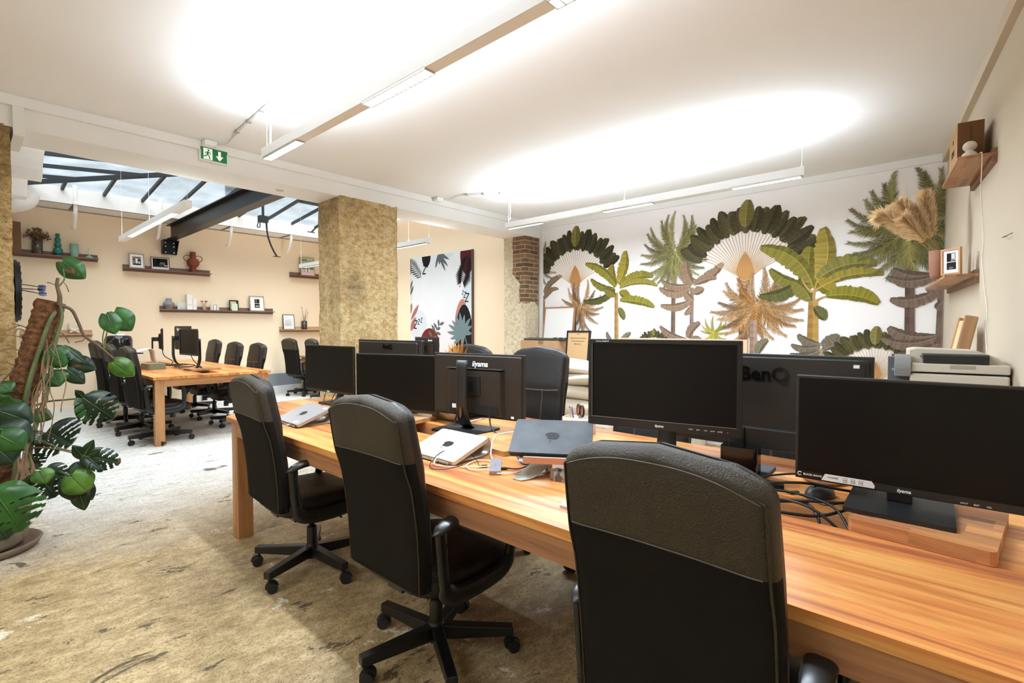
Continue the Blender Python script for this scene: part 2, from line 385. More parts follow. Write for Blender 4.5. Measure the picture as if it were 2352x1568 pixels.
# end pier: plaster below, bricks laid bare above
def pier_mat():
    m, n, l, p = _new('plaster_and_brick'); tc = n.new('ShaderNodeTexCoord'); O = tc.outputs['Object']
    sep = n.new('ShaderNodeSeparateXYZ'); l.new(O, sep.inputs[0])
    ad = n.new('ShaderNodeMath'); l.new(sep.outputs[0], ad.inputs[0]); l.new(sep.outputs[1], ad.inputs[1])
    cb = n.new('ShaderNodeCombineXYZ'); l.new(ad.outputs[0], cb.inputs[0]); l.new(sep.outputs[2], cb.inputs[1])
    bk = n.new('ShaderNodeTexBrick'); l.new(cb.outputs[0], bk.inputs['Vector']); bk.inputs['Scale'].default_value = 1
    bk.inputs['Brick Width'].default_value = .19; bk.inputs['Row Height'].default_value = .062; bk.inputs['Mortar Size'].default_value = .006
    bk.inputs['Color1'].default_value = lin('#8f6c4b'); bk.inputs['Color2'].default_value = lin('#644e3b'); bk.inputs['Mortar'].default_value = lin('#b9a283')
    t = n.new('ShaderNodeTexNoise'); t.inputs['Scale'].default_value = 26; t.inputs['Detail'].default_value = 12; t.inputs['Roughness'].default_value = .78; l.new(O, t.inputs[0])
    r = ramp(n, [(.35, '#b39b78'), (.48, '#d6c4a2'), (.64, '#ece0c8')]); l.new(t.outputs[0], r.inputs[0])
    bm = n.new('ShaderNodeMixRGB'); bm.blend_type = 'OVERLAY'; bm.inputs[0].default_value = .8; l.new(bk.outputs['Color'], bm.inputs[1]); l.new(t.outputs[0], bm.inputs[2])
    # brick shows where (height above the broken plaster edge) is positive
    t2 = n.new('ShaderNodeTexNoise'); t2.inputs['Scale'].default_value = 7; t2.inputs['Detail'].default_value = 3; l.new(O, t2.inputs[0])
    def M_(op, a, b, c=None):
        q = n.new('ShaderNodeMath'); q.operation = op
        for i, w_ in enumerate((a, b, c)):
            if w_ is None: continue
            if isinstance(w_, (int, float)): q.inputs[i].default_value = w_
            else: l.new(w_, q.inputs[i])
        return q.outputs[0]
    zr = n.new('ShaderNodeMapRange'); zr.inputs[1].default_value = 1.93; zr.inputs[2].default_value = 2.10; zr.inputs[3].default_value = 4.655; zr.inputs[4].default_value = 4.785; l.new(sep.outputs[2], zr.inputs[0])
    nn = M_('MULTIPLY_ADD', t2.outputs[0], .12, -.06)
    lim = M_('ADD', M_('SUBTRACT', zr.outputs[0], sep.outputs[1]), nn)
    hz = M_('ADD', M_('ADD', sep.outputs[2], -1.66), M_('MULTIPLY', nn, 1.6))
    both = M_('MINIMUM', lim, hz)
    mr = n.new('ShaderNodeMapRange'); mr.inputs[1].default_value = -.004; mr.inputs[2].default_value = .004; l.new(both, mr.inputs[0])
    x = n.new('ShaderNodeMixRGB'); l.new(mr.outputs[0], x.inputs[0]); l.new(r.outputs[0], x.inputs[1]); l.new(bm.outputs[0], x.inputs[2])
    l.new(x.outputs[0], p.inputs['Base Color']); p.inputs['Roughness'].default_value = .95
    h = n.new('ShaderNodeMath'); h.operation = 'MULTIPLY_ADD'; l.new(bk.outputs['Fac'], h.inputs[0]); h.inputs[1].default_value = -.6; l.new(t.outputs[0], h.inputs[2])
    b = n.new('ShaderNodeBump'); b.inputs['Strength'].default_value = .9; b.inputs['Distance'].default_value = .015
    l.new(h.outputs[0], b.inputs['Height']); l.new(b.outputs[0], p.inputs['Normal'])
    return m
rough_pillar('brick_pillar', 5.332, 5.625, YB, YB+.40, ZBM+.01, pier_mat(), .006)

# ---- glass roof over the far room
SL = .105                                    # pitch of both slopes
YE, ZE = 9.62, 3.30                          # far eaves
def zs(x, y): return ZE+SL*min(YE-y, max(0, x-XS))
glass = None
def glass_mat():
    m, n, l, p = _new('dusty_roof_glass'); out = n['Material Output']
    tc = n.new('ShaderNodeTexCoord'); t = n.new('ShaderNodeTexNoise'); t.inputs['Scale'].default_value = 3; t.inputs['Detail'].default_value = 8
    l.new(tc.outputs['Object'], t.inputs[0])
    tr = n.new('ShaderNodeBsdfTransparent'); tr.inputs[0].default_value = (.93, .97, .99, 1)
    df = n.new('ShaderNodeBsdfTranslucent'); df.inputs[0].default_value = (.8, .87, .9, 1)
    gl = n.new('ShaderNodeBsdfGlossy'); gl.inputs['Roughness'].default_value = .05
    mr = n.new('ShaderNodeMapRange'); mr.inputs[1].default_value = .35; mr.inputs[2].default_value = .7; mr.inputs[3].default_value = .06; mr.inputs[4].default_value = .22
    l.new(t.outputs[0], mr.inputs[0])
    a = n.new('ShaderNodeMixShader'); l.new(mr.outputs[0], a.inputs[0]); l.new(tr.outputs[0], a.inputs[1]); l.new(df.outputs[0], a.inputs[2])
    b = n.new('ShaderNodeMixShader'); b.inputs[0].default_value = .05; l.new(a.outputs[0], b.inputs[1]); l.new(gl.outputs[0], b.inputs[2])
    l.new(b.outputs[0], out.inputs[0]); return m
gm = glass_mat(); Y0 = YB+.43; XR = 5.35
g = MB()
k = YE-Y0
def Q(x, y): return (x, y, zs(x, y)+.03)
n_ = 1
g.add([Q(XS, YE), Q(XR, YE), Q(XR, Y0), Q(XS+k, Y0)], [(0, 1, 2, 3)])
g.add([(XS, YE, ZE+.03), (XS+k, Y0, ZE+SL*k+.03), (XS, Y0, ZE+.03)], [(0, 1, 2)])
roof = g.build('window_1', gm, kind='structure')
blk = mat('black_steel', '#141618', .38, .6, bump=.05, bscale=30); blk2 = mat('black_paint_bars', '#1f2426', .55)
def bar(mb, a, b, w=.035, h=.05, mat=0):
    a, b = Vector(a), Vector(b); d = (b-a).normalized(); s_ = d.cross(ZZ).normalized()*w/2; u = s_.cross(d).normalized()*h/2
    V = [p+i*s_+j*u for p in (a, b) for i, j in ((-1, -1), (1, -1), (1, 1), (-1, 1))]
    mb.add(V, [(3, 2, 1, 0), (4, 5, 6, 7), (0, 1, 5, 4), (1, 2, 6, 5), (2, 3, 7, 6), (3, 0, 4, 7)], mat)
br = MB()
x = XS+.42
while x < XR:
    ye = YE; yt = max(Y0, YE-(x-XS)); bar(br, (x, YE, ZE), (x, yt, zs(x, yt+1e-4)), .034, .045); x += .47
y = YE-.55
while y > Y0:
    bar(br, (XS, y, ZE), (XS+YE-y, y, ZE+SL*(YE-y)), .034, .045); y -= .62
bar(br, (XS, YE, ZE), (XS+k, Y0, ZE+SL*k), .04, .06)
bar(br, (4.27, 8.2, zs(4.27, 8.2)-.03), (3.83, 8.2, zs(3.8, 8.2)-.03), .06, .06)
bar(br, (4.27, 8.0, zs(4.27, 8.0)-.02), (3.83, 8.0, zs(3.8, 8.0)-.02), .04, .04)
br.build('window_frame', blk2, parent=roof)
# white upstands and gutter box round the glass
g = MB()
g.box2((XL, YE-.0, 3.10), (XP, YC+.12, 3.16)); g.box2((XL, YE-.02, 3.10), (XP, YE+.03, ZE+.03))
g.box2((XL, YE+.03, ZE-.02), (XP, YC+.12, ZE+.03))
g.box2((XR, Y0, 3.25), (XP, YE, 3.95)); 
g.box2((XL, Y0, ZE-.02), (XS, YE, ZE+.05))
g.build('ceiling_upstand', white, kind='structure')
# scalloped white downstand along the left of the glass, arched bay after arched bay
g = MB(); yb = Y0+.02; nb = 3; bw = (YE-yb)/nb
for i in range(nb):
    ya, yz = yb+i*bw, yb+(i+1)*bw; zl = 2.70+.09*i
    pts = [(ya, 3.32), (ya, zl)]
    for q in range(13):
        a = PI*q/12; pts.append((ya+.12+(bw-.24)*(1-math.cos(a))/2, zl+.02+.26*math.sin(a)))
    pts += [(yz, zl), (yz, 3.32)]
    g.prism(pts, XS-.42, XS-.06, axis=0)
    g.box2((XS-.44, ya-.02, zl+.30), (XS-.03, yz, zl+.33))
g.build('ceiling_arcade', white, kind='structure')
# curved white brackets carrying the gutter box
proto = None
for i, xb in enumerate((1.18, 2.22, 3.27, 4.33)):
    if proto is None:
        g = MB(); g.tube(bez([(0, -.14, .30), (0, -.14, .06), (0, -.10, -.12), (0, .02, -.27), (0, .10, -.30)], 6), .024, 8)
        g.box2((-.03, -.18, .02), (.03, .35, .045))
        proto = g.build('gutter_bracket', white, loc=(xb, 9.74, 3.08))
        b_ = proto
    else:
        b_ = proto.copy(); COL.objects.link(b_); b_.location = (xb, 9.74, 3.08)
    tag(b_, ['curved white bracket under the gutter, above the blown green vase shelf', 'curved white bracket just left of the black steel beam end', 'curved white bracket right of the black steel beam, nearest to it',
             'curved white bracket rightmost, nearest the stone pillar'][i], 'bracket', 'white brackets under the skylight gutter')
# white drain pipe elbow
g = MB(); g.tube(bez([(-.3, 9.30, 2.90), (.2, 9.30, 2.90), (.52, 9.30, 2.92), (.66, 9.30, 2.99), (.70, 9.30, 3.10)], 8), .085, 16)
g.tube([(.40, 9.30, 2.90), (.44, 9.30, 2.905)], .1, 16)
tag(g.build('drain_pipe', mat('white_pvc', '#e6e2dc', .45)), 'fat white drain pipe elbow high on the left under the skylight', 'pipe')

# ---- black steel I-beam with its bolted wall plate
ib = thing('steel_beam', 'black steel I-beam running from the far cream wall under the skylight', 'beam', (2.44, 9.94, 2.79)); ib['kind'] = 'structure'
g = MB(); L_ = 9.94-Y0
g.box2((-.07, -L_, 0), (.07, 0, .016)); g.box2((-.005, -L_, .016), (.005, 0, .224)); g.box2((-.07, -L_, .224), (.07, 0, .24))
g.build('girder', blk, ib, bevel=.002)
g = MB(); g.box2((-.11, .10, -.23), (.11, .155, .0)); g.box2((-.11, -.03, -.012), (.11, .15, 0))
for sx in (-1, 1): g.prism([(.12, -.23), (-.03, 0), (.12, 0)], sx*.105-.006, sx*.105+.006, axis=0)
g.build('wall_plate', blk, ib)
for i in (-1, 1):
    for z_ in (-.20, -.10, -.04):
        g = MB(); g.cyl((i*.06, .104, z_), (i*.06, .088, z_), .011, n=8); g.build('bolt', mat('zinc', '#cfcac0', .35, .8), ib)
# hanging black bracket and conduit beyond the beam
g = MB(); g.box((3.31, 8.35, 3.05), (.13, .1, .1)); g.tube(bez([(3.36, 8.35, 3.02), (3.38, 8.35, 2.8), (3.45, 8.35, 2.6), (3.52, 8.35, 2.48)], 6), .014, 8)
g.box((3.52, 8.35, 2.475), (.11, .03, .01)); g.tube(bez([(3.24, 8.35, 3.0), (3.22, 8.35, 2.92), (3.26, 8.35, 2.92), (3.26, 8.35, 3.0)], 5), .008, 6)
g.box((3.31, 8.35, 3.26), (.03, .03, .40))
tag(g.build('window_opener', blk2), 'black skylight opener arm hanging beside the steel beam', 'window opener')
g = MB(); g.tube([(4.25, 8.3, 3.6), (4.22, 8.3, 3.1), (4.09, 8.3, 2.95)], .015, 6); g.box((4.08, 8.3, 2.945), (.12, .03, .012))
tag(g.build('window_opener', blk2), 'black skylight opener arm hanging just left of the stone pillar', 'window opener')
g = MB(); g.tube([(3.0, 8.8, 3.2), (3.0, 8.8, 4.8)], .09, 12); g.tube([(3.0, 8.8, 3.75), (3.0, 8.8, 3.85)], .1, 12)
tag(g.build('exterior_pipe', blk2), 'black downpipe standing outside above the skylight glass', 'pipe')

# ---- pendant lights
wt = mat('lamp_white', '#efeeec', .4); lit = mat('lamp_glow', '#fff9f2', .5, emit=6.0); chrome = mat('louvre_metal', '#c9c9c6', .25, .8)
wire_m = mat('thin_wire', '#d8d5cf', .5)
def area(parent, loc, rot, sx, sy, power, col):
    li = bpy.data.lights.new('lamp_light', 'AREA'); li.shape = 'RECTANGLE'; li.size = sx; li.size_y = sy; li.energy = power; li.color = col
    o = bpy.data.objects.new('lamp_light', li); COL.objects.link(o); o.parent = parent; o.location = loc; o.rotation_euler = rot; return o
WARM = (.72, .855, 1)
def pendant(label, x, y0, y1, z, drop, up, dn, segs=None, wires=None, cells=True, cord=True, w_=.062, h_=.062, col=WARM, name='pendant_light', group='long white office pendants'):
    """a slim extruded body hung on wires; cells of bright louvre in its underside"""
    t = thing(name, label, 'pendant light', (x, (y0+y1)/2, z), 0, group); L = (y1-y0)/2; h = h_
    g = MB()
    segs = segs or [(-L+.02, -L+.50), (-.28, .22), (L-.50, L-.02)]
    g.box2((-w_/2, -L, .004), (w_/2, L, h)); last = -L
    for a, b_ in segs:
        g.box2((-w_/2, last, 0), (w_/2, a, .004)); last = b_
    g.box2((-w_/2, last, 0), (w_/2, L, .004)); g.build('lamp_body', wt, t)
    for a, b_ in segs:
        g = MB(); g.add([(-w_/2+.006, a, .0035), (w_/2-.006, a, .0035), (w_/2-.006, b_, .0035), (-w_/2+.006, b_, .0035)], [(0, 3, 2, 1)])
        pn = g.build('light_panel', lit, t)
        if cells:
            g = MB(); nn = max(2, round((b_-a)/.036))
            for i in range(nn+1):
                q = a+(b_-a)*i/nn; g.box((0, q, -.002), (w_-.004, .0045, .013))
            for sx in (-1, 1): g.box((sx*(w_/2-.003), (a+b_)/2, -.002), (.004, b_-a, .013))
            g.build('louvre', chrome, pn)
    for q in (wires or [-L+.02, 0, L-.02]):
        g = MB(); dq = drop if drop else zs(x, q+(y0+y1)/2)+.02-z; g.cyl((0, q, h), (0, q, dq), .0013, n=6); g.cyl((0, q, dq-.03), (0, q, dq), .008, n=8); g.cyl((0, q, h), (0, q, h+.015), .007, n=8)
        g.build('suspension_wire', wire_m, t)
    if up: area(t, (0, 0, h+.01), (PI, 0, 0), w_*.8, 2*L*.96, up, col)
    if dn: area(t, (0, 0, -.012), (0, 0, 0), w_*.8, 2*L*.96, dn, col)
    return t
pd = [('long white pendant with louvred lamps above the near desk row', 1.40, .57, 3.47), ('long white pendant hanging before the palm wallpaper', 4.08, .848, 3.74)]
for lb, x, a, b_ in pd:
    t = pendant(lb, x, a, b_, 2.44 if x < 2 else 2.405, 2.8-(2.44 if x < 2 else 2.405), LAMP_UP, LAMP_DN)
# feed cords: clipped along the ceiling from a junction box on the beam
for i, (x, yy, jx) in enumerate(((1.40, 3.40, 1.37), (4.07, 3.69, 3.71))):
    g = MB(); P = [(jx+.04, YB-.13, 2.765), (jx+.10, YB-.16, 2.785), (jx+.08, YB-.4, 2.785), (x+.02, YB-.75, 2.79), (x+.01, yy, 2.785)]
    g.tube(bez(P, 6), .005, 6); g.tube([(jx+.07, YB-.4, 2.793), (x, yy, 2.793)], .009, 6)
    P = [(x+.01, yy, 2.785), (x+.0, yy, 2.74), (x+.004, yy, 2.62), (x, yy, 2.50)]; g.tube(bez(P, 6), .005, 6)
    for q in (.1, .45, .8):
        g.box((jx+.07+(x-jx-.07)*q, YB-.4+(yy-YB+.4)*q, 2.79), (.03, .018, .02), 1)
    tag(g.build('ceiling_cord', [mat('white_cord', '#dad6d0', .5), mat('clip_grey', '#8f8c86', .5)]), ['white lamp cord clipped to the ceiling beside the exit sign', 'white lamp cord clipped to the ceiling near the brick pier'][i], 'cord', 'ceiling lamp cords')
    g = MB(); g.box2((jx-.045, YB-.12, 2.757), (jx+.045, YB-.036, 2.799))
    tag(g.build('junction_box', wt, bevel=.006), ['small white junction box on the beam right above the exit sign', 'small white junction box on the beam near the brick pier'][i], 'junction box', 'junction boxes on the beam')
BK = LAMP_BACK
cool = (.90, .95, 1)
pendant('slim white pendant under the skylight left of the steel beam', 1.39, 5.12, 7.80, 2.385, None, 20*BK, 26*BK, segs=[(-.95, .85)], cells=False, col=cool, group='pendants of the far room')
pendant('slim white pendant seen just left of the stone pillar', 4.15, 6.2, 8.85, 2.385, None, 20*BK, 26*BK, segs=[(-1.2, 1.2)], cells=True, col=cool, group='pendants of the far room')
pendant('slim white pendant end seen right of the stone pillar', 4.05, 4.2+.85, 5.95, 2.40, None, 8*BK, 10*BK, segs=[(-.4, .4)], cells=True, col=cool, group='pendants of the far room')
# third office pendant, out of view, added for light over the aisle behind the camera
pendant('unseen long white pendant added for light over the aisle left of the camera', -1.35, .5, 3.4, 2.44, .36, LAMP_UP*.7, LAMP_DN*.35)

# ---- exit sign
def exit_sign():
    t = thing('exit_sign', 'green and white emergency exit sign with running figure and down arrow', 'sign', (1.415, YB-.001, 2.708))
    g = MB(); g.box2((-.104, -.034, -.056), (.104, 0, .056)); g.build('sign_case', mat('case_white', '#eeeeea', .4), t, bevel=.006)
    gr = mat('sign_green', '#15803c', .4); wh = mat('sign_white', '#f4fbf4', .4, emit=.25)
    g = MB(); g.box2((-.095, -.0345, -.048), (.095, -.034, .048)); g.build('sign_panel', gr, t)
    g = MB()
    def pr(P, m=0): g.prism([(q[1], q[0]) for q in P], -.0355, -.0345, axis=1, mat=m)
    g.box2((-.076, -.0353, -.044), (-.012, -.0346, .044))                      # white doorway
    pr([(.030, .038), (.050, .038), (.050, -.002), (.068, -.002), (.040, -.040), (.012, -.002), (.030, -.002)])
    g.build('arrow', wh, t)
    g = MB()
    def stroke(P, r):
        P = [Vector((a, -.0362, b)) for a, b in P]
        g.tube(P, r, 6)
    g.tube([(-.040, -.0362, .030), (-.040, -.0368, .030)], .0075, 10)
    stroke([(-.043, .018), (-.049, -.002)], .007); stroke([(-.044, .017), (-.032, .010), (-.026, .002)], .003); stroke([(-.046, .017), (-.060, .012), (-.064, .001)], .003)
    stroke([(-.050, -.004), (-.036, -.014), (-.032, -.036)], .004); stroke([(-.050, -.004), (-.060, -.018), (-.076, -.022)], .004); stroke([(-.032, -.036), (-.026, -.037)], .003)
    g.build('running_figure', gr, t)
exit_sign()
g = MB(); g.lathe([(.03, -.006), (.035, -.003), (.035, .001)], (2.05, 4.78, ZBM-.001), 20); tag(g.build('smoke_detector_cap', mat('cap_grey', '#c8c3ba', .5)), 'small round cap on the underside of the beam', 'ceiling cap')
for i, (x, y_) in enumerate(((3.2, 2.2), )):
    pass
# ================================================================ DESKS
oak = wood('desk_top_wood', '#a24f12', '#dd8634', '#f0b058', axis=1, plank=.13, rough=.36, lo=(.36, .48, .62), vr=(.9, 1.08))
oakx = wood('desk_apron_wood', '#8a5226', '#c2854a', '#d9a468', axis=0, plank=.2, rough=.45)
oaky = wood('desk_side_wood', '#754220', '#b27542', '#cc935c', axis=1, plank=.2, rough=.45)
oakz = wood('desk_leg_wood', '#9a5c2a', '#cc8c4c', '#dfa86c', axis=2, plank=.2, rough=.42)
def desk(label, x0, x1, y0, y1, zt, bow=0, oy=.025, trough=(None, None)):
    """two long tops with a cable trough between them, lidded near both ends"""
    cx, cy = (x0+x1)/2, (y0+y1)/2
    t = thing('work_table', label, 'table', (cx, cy, 0), 0, 'long wooden work tables')
    X, Y = (x1-x0)/2, (y1-y0)/2; g_ = .10; th = .03
    # tops
    for s_ in (-1, 1):
        a, b = (g_, X) if s_ > 0 else (-X, -g_)
        if bow:
            def yb(x): return Y+bow*(1-(x/X)**2)
            pts = [(a, -Y), (b, -Y)]+[(b+(a-b)*i/10, yb(b+(a-b)*i/10)) for i in range(11)]
        else: pts = [(a, -Y), (b, -Y), (b, Y), (a, Y)]
        g = MB(); g.prism(pts, zt-th, zt); g.build('table_top', oak, t, bevel=.002)
    ya, yb_ = trough if trough[0] is not None else (-Y+.16, Y-.16)
    pts = [(-g_, yb_), (g_, yb_)]+[(x, (Y+bow*(1-(x/X)**2)) if bow else Y) for x in (g_, g_/2, 0, -g_/2, -g_)]
    g = MB(); g.prism(pts, zt-th, zt-.0005); g.build('trough_lid', oak, t)
    g = MB(); g.box2((-g_, -Y, zt-th), (g_, ya, zt-.0005)); g.build('trough_lid', oak, t)
    g = MB(); g.box2((-g_, ya, zt-.13), (g_, yb_, zt-.115)); g.box2((-g_-.015, ya, zt-.13), (-g_, yb_, zt-th)); g.box2((g_, ya, zt-.13), (g_+.015, yb_, zt-th))
    g.box2((-g_, ya-.012, zt-.13), (g_, ya, zt-th)); g.box2((-g_, yb_, zt-.13), (g_, yb_+.012, zt-th))
    g.build('cable_trough', oaky, t)
    for s_ in (-1, 1):
        g = MB(); g.box2((s_*(X-.03)-.011, -Y+.1, zt-.115), (s_*(X-.03)+.011, Y-.1, zt-th)); g.build('apron', oaky, t, bevel=.001)
        g = MB(); g.box2((-X+.1, s_*(Y-.045)-.011, zt-.115), (X-.1, s_*(Y-.045)+.011, zt-th)); g.build('apron', oakx, t, bevel=.001)
    for sx in (-1, 1):
        for sy in (-1, 1):
            g = MB(); g.box((sx*(X-.065), sy*(Y-.075), (zt-th)/2), (.09, .09, zt-th)); g.build('leg', oakz, t, bevel=.003)
    return t
DZ = .757
desk('long oiled wood work table in the foreground under the near pendant', 1.118, 2.362, -.245, 3.43, DZ, bow=.40, trough=(.02-1.59, 3.1-1.59))
LZ = .77
desk('long wooden work table by the far cream wall with three monitors', 1.41, 2.66, 6.53, 9.78, LZ)
desk('wooden work table behind the stone pillar, mostly hidden', 4.52, 5.55, 5.35, 9.75, DZ)

# ================================================================ CHAIRS
leather = mat('black_leather', '#1a140e', .40, bump=.35, bscale=260, var=.12, vscale=6, spec=.36)
leather2 = mat('sheen_tinted_leather', '#383021', .56, bump=.45, bscale=260, var=.10, vscale=5, spec=.36)  # yoke's reflected sheen put into a paler base colour than the black leather
cloth = mat('black_back_cloth', '#15110c', .92, bump=.3, bscale=700, var=.10, vscale=5, spec=.2)
plast = mat('black_plastic', '#131313', .33, bump=.05, bscale=200)
steelb = mat('black_powder_coat', '#0f0f10', .36)
rub = mat('castor_rubber', '#1b1b1c', .6)
stitch = mat('stitching', '#6d665a', .8)
def back_section(t, top=False):
    """half width, half thickness, centre x, of the backrest at t in 0..1"""
    hw = .222+.006*math.sin(PI*t)
    th = .034+.006*math.sin(PI*t*1.0)+(.014 if t > .62 else 0)*min(1, (t-.62)/.12)
    cx = -.225-.065*t+.015*math.sin(PI*t*1.3)
    return hw, th, cx
def make_chair(name, label, cat, group, zseat=.455, phase=24):
    t = thing(name, label, cat, group=group)
    zb, zt = .41, 1.054; arch = .05
    # backrest as one upholstered body: outline loops, arched on top
    L = []; NT = 22; NP = 32
    def loop(tt, shrink=1.0, shx=1.0):
        hw, th, cx = back_section(min(tt, 1)); row = []
        for k in range(NP):
            a = 2*PI*k/NP; ca, sa = math.cos(a), math.sin(a)
            x = th*shx*math.copysign(abs(ca)**.55, ca); y = hw*shrink*math.copysign(abs(sa)**.22, sa)
            z = zb+(zt-arch-zb)*tt+arch*tt**7*(1-abs(y/hw)**2.5)
            row.append((cx+x, y, z))
        return row
    L.append([(x, y, z+.008) for x, y, z in loop(0, .96, .6)])
    for i in range(NT+1): L.append(loop(i/NT))
    for q, (s_, sx) in enumerate(((.992, .93), (.975, .78), (.945, .5), (.91, .12))):
        r_ = loop(1, s_, sx); dz = (.010, .018, .025, .028)[q]
        L.append([(x, y, z+dz) for x, y, z in r_])
    band = 17/22
    def mf(i, k):
        rear = abs((k+.5)/NP-.5) < .245
        tt = (i-1)/NT
        return 0 if not rear else (1 if tt >= band-1e-6 else 2)
    g = MB(); g.loops(L, mf=mf); bk = g.build('backrest', [leather, leather2, cloth], t)
    # seams: edge piping on the rear face, stitched line under the leather yoke and across the front
    g = MB()
    for s_ in (-1, 1):
        P = []
        for i in range(23):
            tt = i/22; hw, th, cx = back_section(tt); y = s_*hw*.955
            P.append((cx-th*.80, y, zb+(zt-arch-zb)*tt+arch*tt**7*(1-abs(y/hw)**2.5)))
        g.tube(P, .0028, 5)
    hw, th, cx = back_section(1); g.tube([(cx-th*.80, hw*.955*q/10, zt-arch+arch*(1-abs(q/10)**2.5*.9)+.002) for q in range(-10, 11)], .0028, 5)
    g.build('rear_piping', leather2, bk)
    g = MB()
    def rear(y, tt, e=.0012):
        hw, th, cx = back_section(tt); r_ = th*(max(0, 1-abs(y/hw)**9))**.28
        return (cx-r_-e, y, zb+(zt-arch-zb)*tt+arch*tt**7*(1-abs(y/hw)**2.5))
    def front(y, tt, e=.0012):
        p = rear(y, tt, e); hw, th, cx = back_section(tt); return (2*cx-p[0], p[1], p[2])
    g.tube([rear(y/20*.205, band) for y in range(-20, 21)], .0016, 4)
    g.tube([rear(y/20*.205, 1.0-.004) for y in range(-20, 21)], .0012, 4)
    for d in (0, .008): g.tube([front(y/20*.20, .70+d-.02*(1-(y/20)**2)) for y in range(-20, 21)], .0013, 4)
    for s_ in (-1, 1):
        for d in (0, .007): g.tube([front(s_*(.075+d), .70*q/10) for q in range(1, 11)], .0012, 4)
    g.build('stitching', stitch, bk)
    # seat
    L = []; pr = [(0, .0, .80), (.012, .0, .95), (.035, .0, 1.0), (.065, 0, 1.0), (.085, 0, .96), (.095, 0, .86), (.098, 0, .6), (.099, 0, .2)]
    for dz, _, sc in pr:
        row = []
        for k in range(36):
            a = 2*PI*k/36; ca, sa = math.cos(a), math.sin(a)
            x = .255*sc*math.copysign(abs(ca)**.45, ca); y = .245*sc*math.copysign(abs(sa)**.38, sa)
            z = zseat-.095+dz+(-.03*max(0, x/.25)**3)+.006*noise.noise(Vector((x*9, y*9, 3)))
            row.append((x+.015, y, z))
        L.append(row)
    g = MB(); g.loops(L); g.build('seat', leather, t)
    g = MB(); g.box((.0, 0, zseat-.115), (.30, .30, .035)); g.box((.02, 0, zseat-.145), (.20, .12, .04)); g.box((-.15, 0, zseat-.105), (.10, .09, .03))
    g.cyl((.07, -.10, zseat-.14), (.07, -.21, zseat-.145), .006, n=8); g.cyl((.0, .09, zseat-.155), (.04, .19, zseat-.165), .007, n=8); g.cyl((.12, -.0, zseat-.20), (.12, 0, zseat-.14), .03, n=14)
    g.build('tilt_mechanism', plast, t, bevel=.003)
    # armrests: flat closed hoops with a rounded pad
    for s_ in (-1, 1):
        g = MB(); y = s_*.262
        P = [(-.20, y, .625), (-.195, y, .56), (-.185, y, .46), (-.17, y, .405), (-.12, y, .378), (0, y, .372), (.11, y, .385), (.155, y, .43), (.165, y, .52), (.160, y, .60), (.15, y, .628)]
        V = []; pts = bez(P, 4)
        L = []
        for i, p in enumerate(pts):
            d = (pts[min(i+1, len(pts)-1)]-pts[max(i-1, 0)]).normalized(); n_ = Vector((-d.z, 0, d.x))
            w2, t2 = .014, .024
            if 10 < i < 28: t2 = .036
            L.append([tuple(p+n_*t2*math.cos(a)+Vector((0, 1, 0))*w2*math.sin(a)*1.0) for a in [2*PI*k/10 for k in range(10)]])
        g.loops(L)
        ar = g.build('armrest', plast, t)
        g = MB(); L = []
        for i in range(15):
            q = i/14; x = -.235+.415*q; s2 = (1-abs(2*q-1)**6)**.5*.9+.1
            z = .640+.012*math.sin(PI*q)-.018*max(0, .18-q)/.18
            L.append([(x, y+.031*s2*math.copysign(abs(math.cos(a))**.7, math.cos(a)), z+.017*s2*math.sin(a)) for a in [2*PI*k/14 for k in range(14)]])
        g.loops(L); g.build('arm_pad', mat('worn_arm_pad', '#262523', .30), ar)
        g = MB()
        for xx, zz in ((-.19, .58), (-.178, .44), (-.08, .375)):
            g.cyl((xx, y+s_*.012, zz), (xx, y+s_*.0175, zz), .007, n=8)
        g.build('bolt', mat('dark_bolt', '#2e2e2e', .4, .6), ar)
    # column and five-star foot
    g = MB(); g.lathe([(.027, .10), (.027, .22), (.025, .225), (.014, .23), (.014, zseat-.13)], n=16); g.lathe([(.03, .05), (.036, .075), (.036, .115), (.028, .13)], n=16); g.build('gas_column', steelb, t)
    for i in range(5):
        a = math.radians(phase+72*i); M = Tm(rz=a)
        g = MB(); hw = .0225
        V = [(.02, -hw, .062), (.02, hw, .062), (.02, hw, .120), (.02, -hw, .120), (.315, -hw*.9, .070), (.315, hw*.9, .070), (.315, hw*.9, .106), (.315, -hw*.9, .106)]
        g.add(V, [(0, 3, 2, 1), (4, 5, 6, 7), (0, 1, 5, 4), (1, 2, 6, 5), (2, 3, 7, 6), (3, 0, 4, 7)], M=M)
        lg = g.build('leg', steelb, t, bevel=.004)
        g = MB(); sw = random.uniform(0, 2*PI); M2 = M @ Tm((.298, 0, 0), sw)
        g.cyl((0, 0, .045), (0, 0, .078), .007, n=8, M=M2)
        for s_ in (-1, 1): g.tube([(.012, s_*.008, .026), (.012, s_*.027, .026)], [.026, .0255], 18, M=M2)
        L = []
        for w_ in (-.0065, .0065):
            L.append([(.012+.031*math.cos(q), w_, .026+.031*math.sin(q)) for q in [PI*.02+PI*1.08*k/12 for k in range(13)]]+[(.012, w_, .026)])
        g.loops(L, M=M2, smooth=False)
        g.build('castor', rub, lg)
    return t
def turn_base(root, deg):
    for c in root.children:
        if c.name.startswith('leg'): c.rotation_euler = (0, 0, math.radians(deg))
    return root
ch = make_chair('office_chair', 'black leather office chair nearest the camera, only its broad back in view', 'chair', 'office chairs along the near side of the long table')
ch.location = (1.262, .455, 0); ch.rotation_euler = (0, 0, math.radians(0))
dup(ch, (1.275, 1.562, 0), math.radians(1), 'black office chair with sheen-tinted leather yoke between its two neighbours at the long table')
turn_base(dup(ch, (1.285, 2.645, 0), math.radians(-3), 'black office chair at the far left end of the long table'), 37)
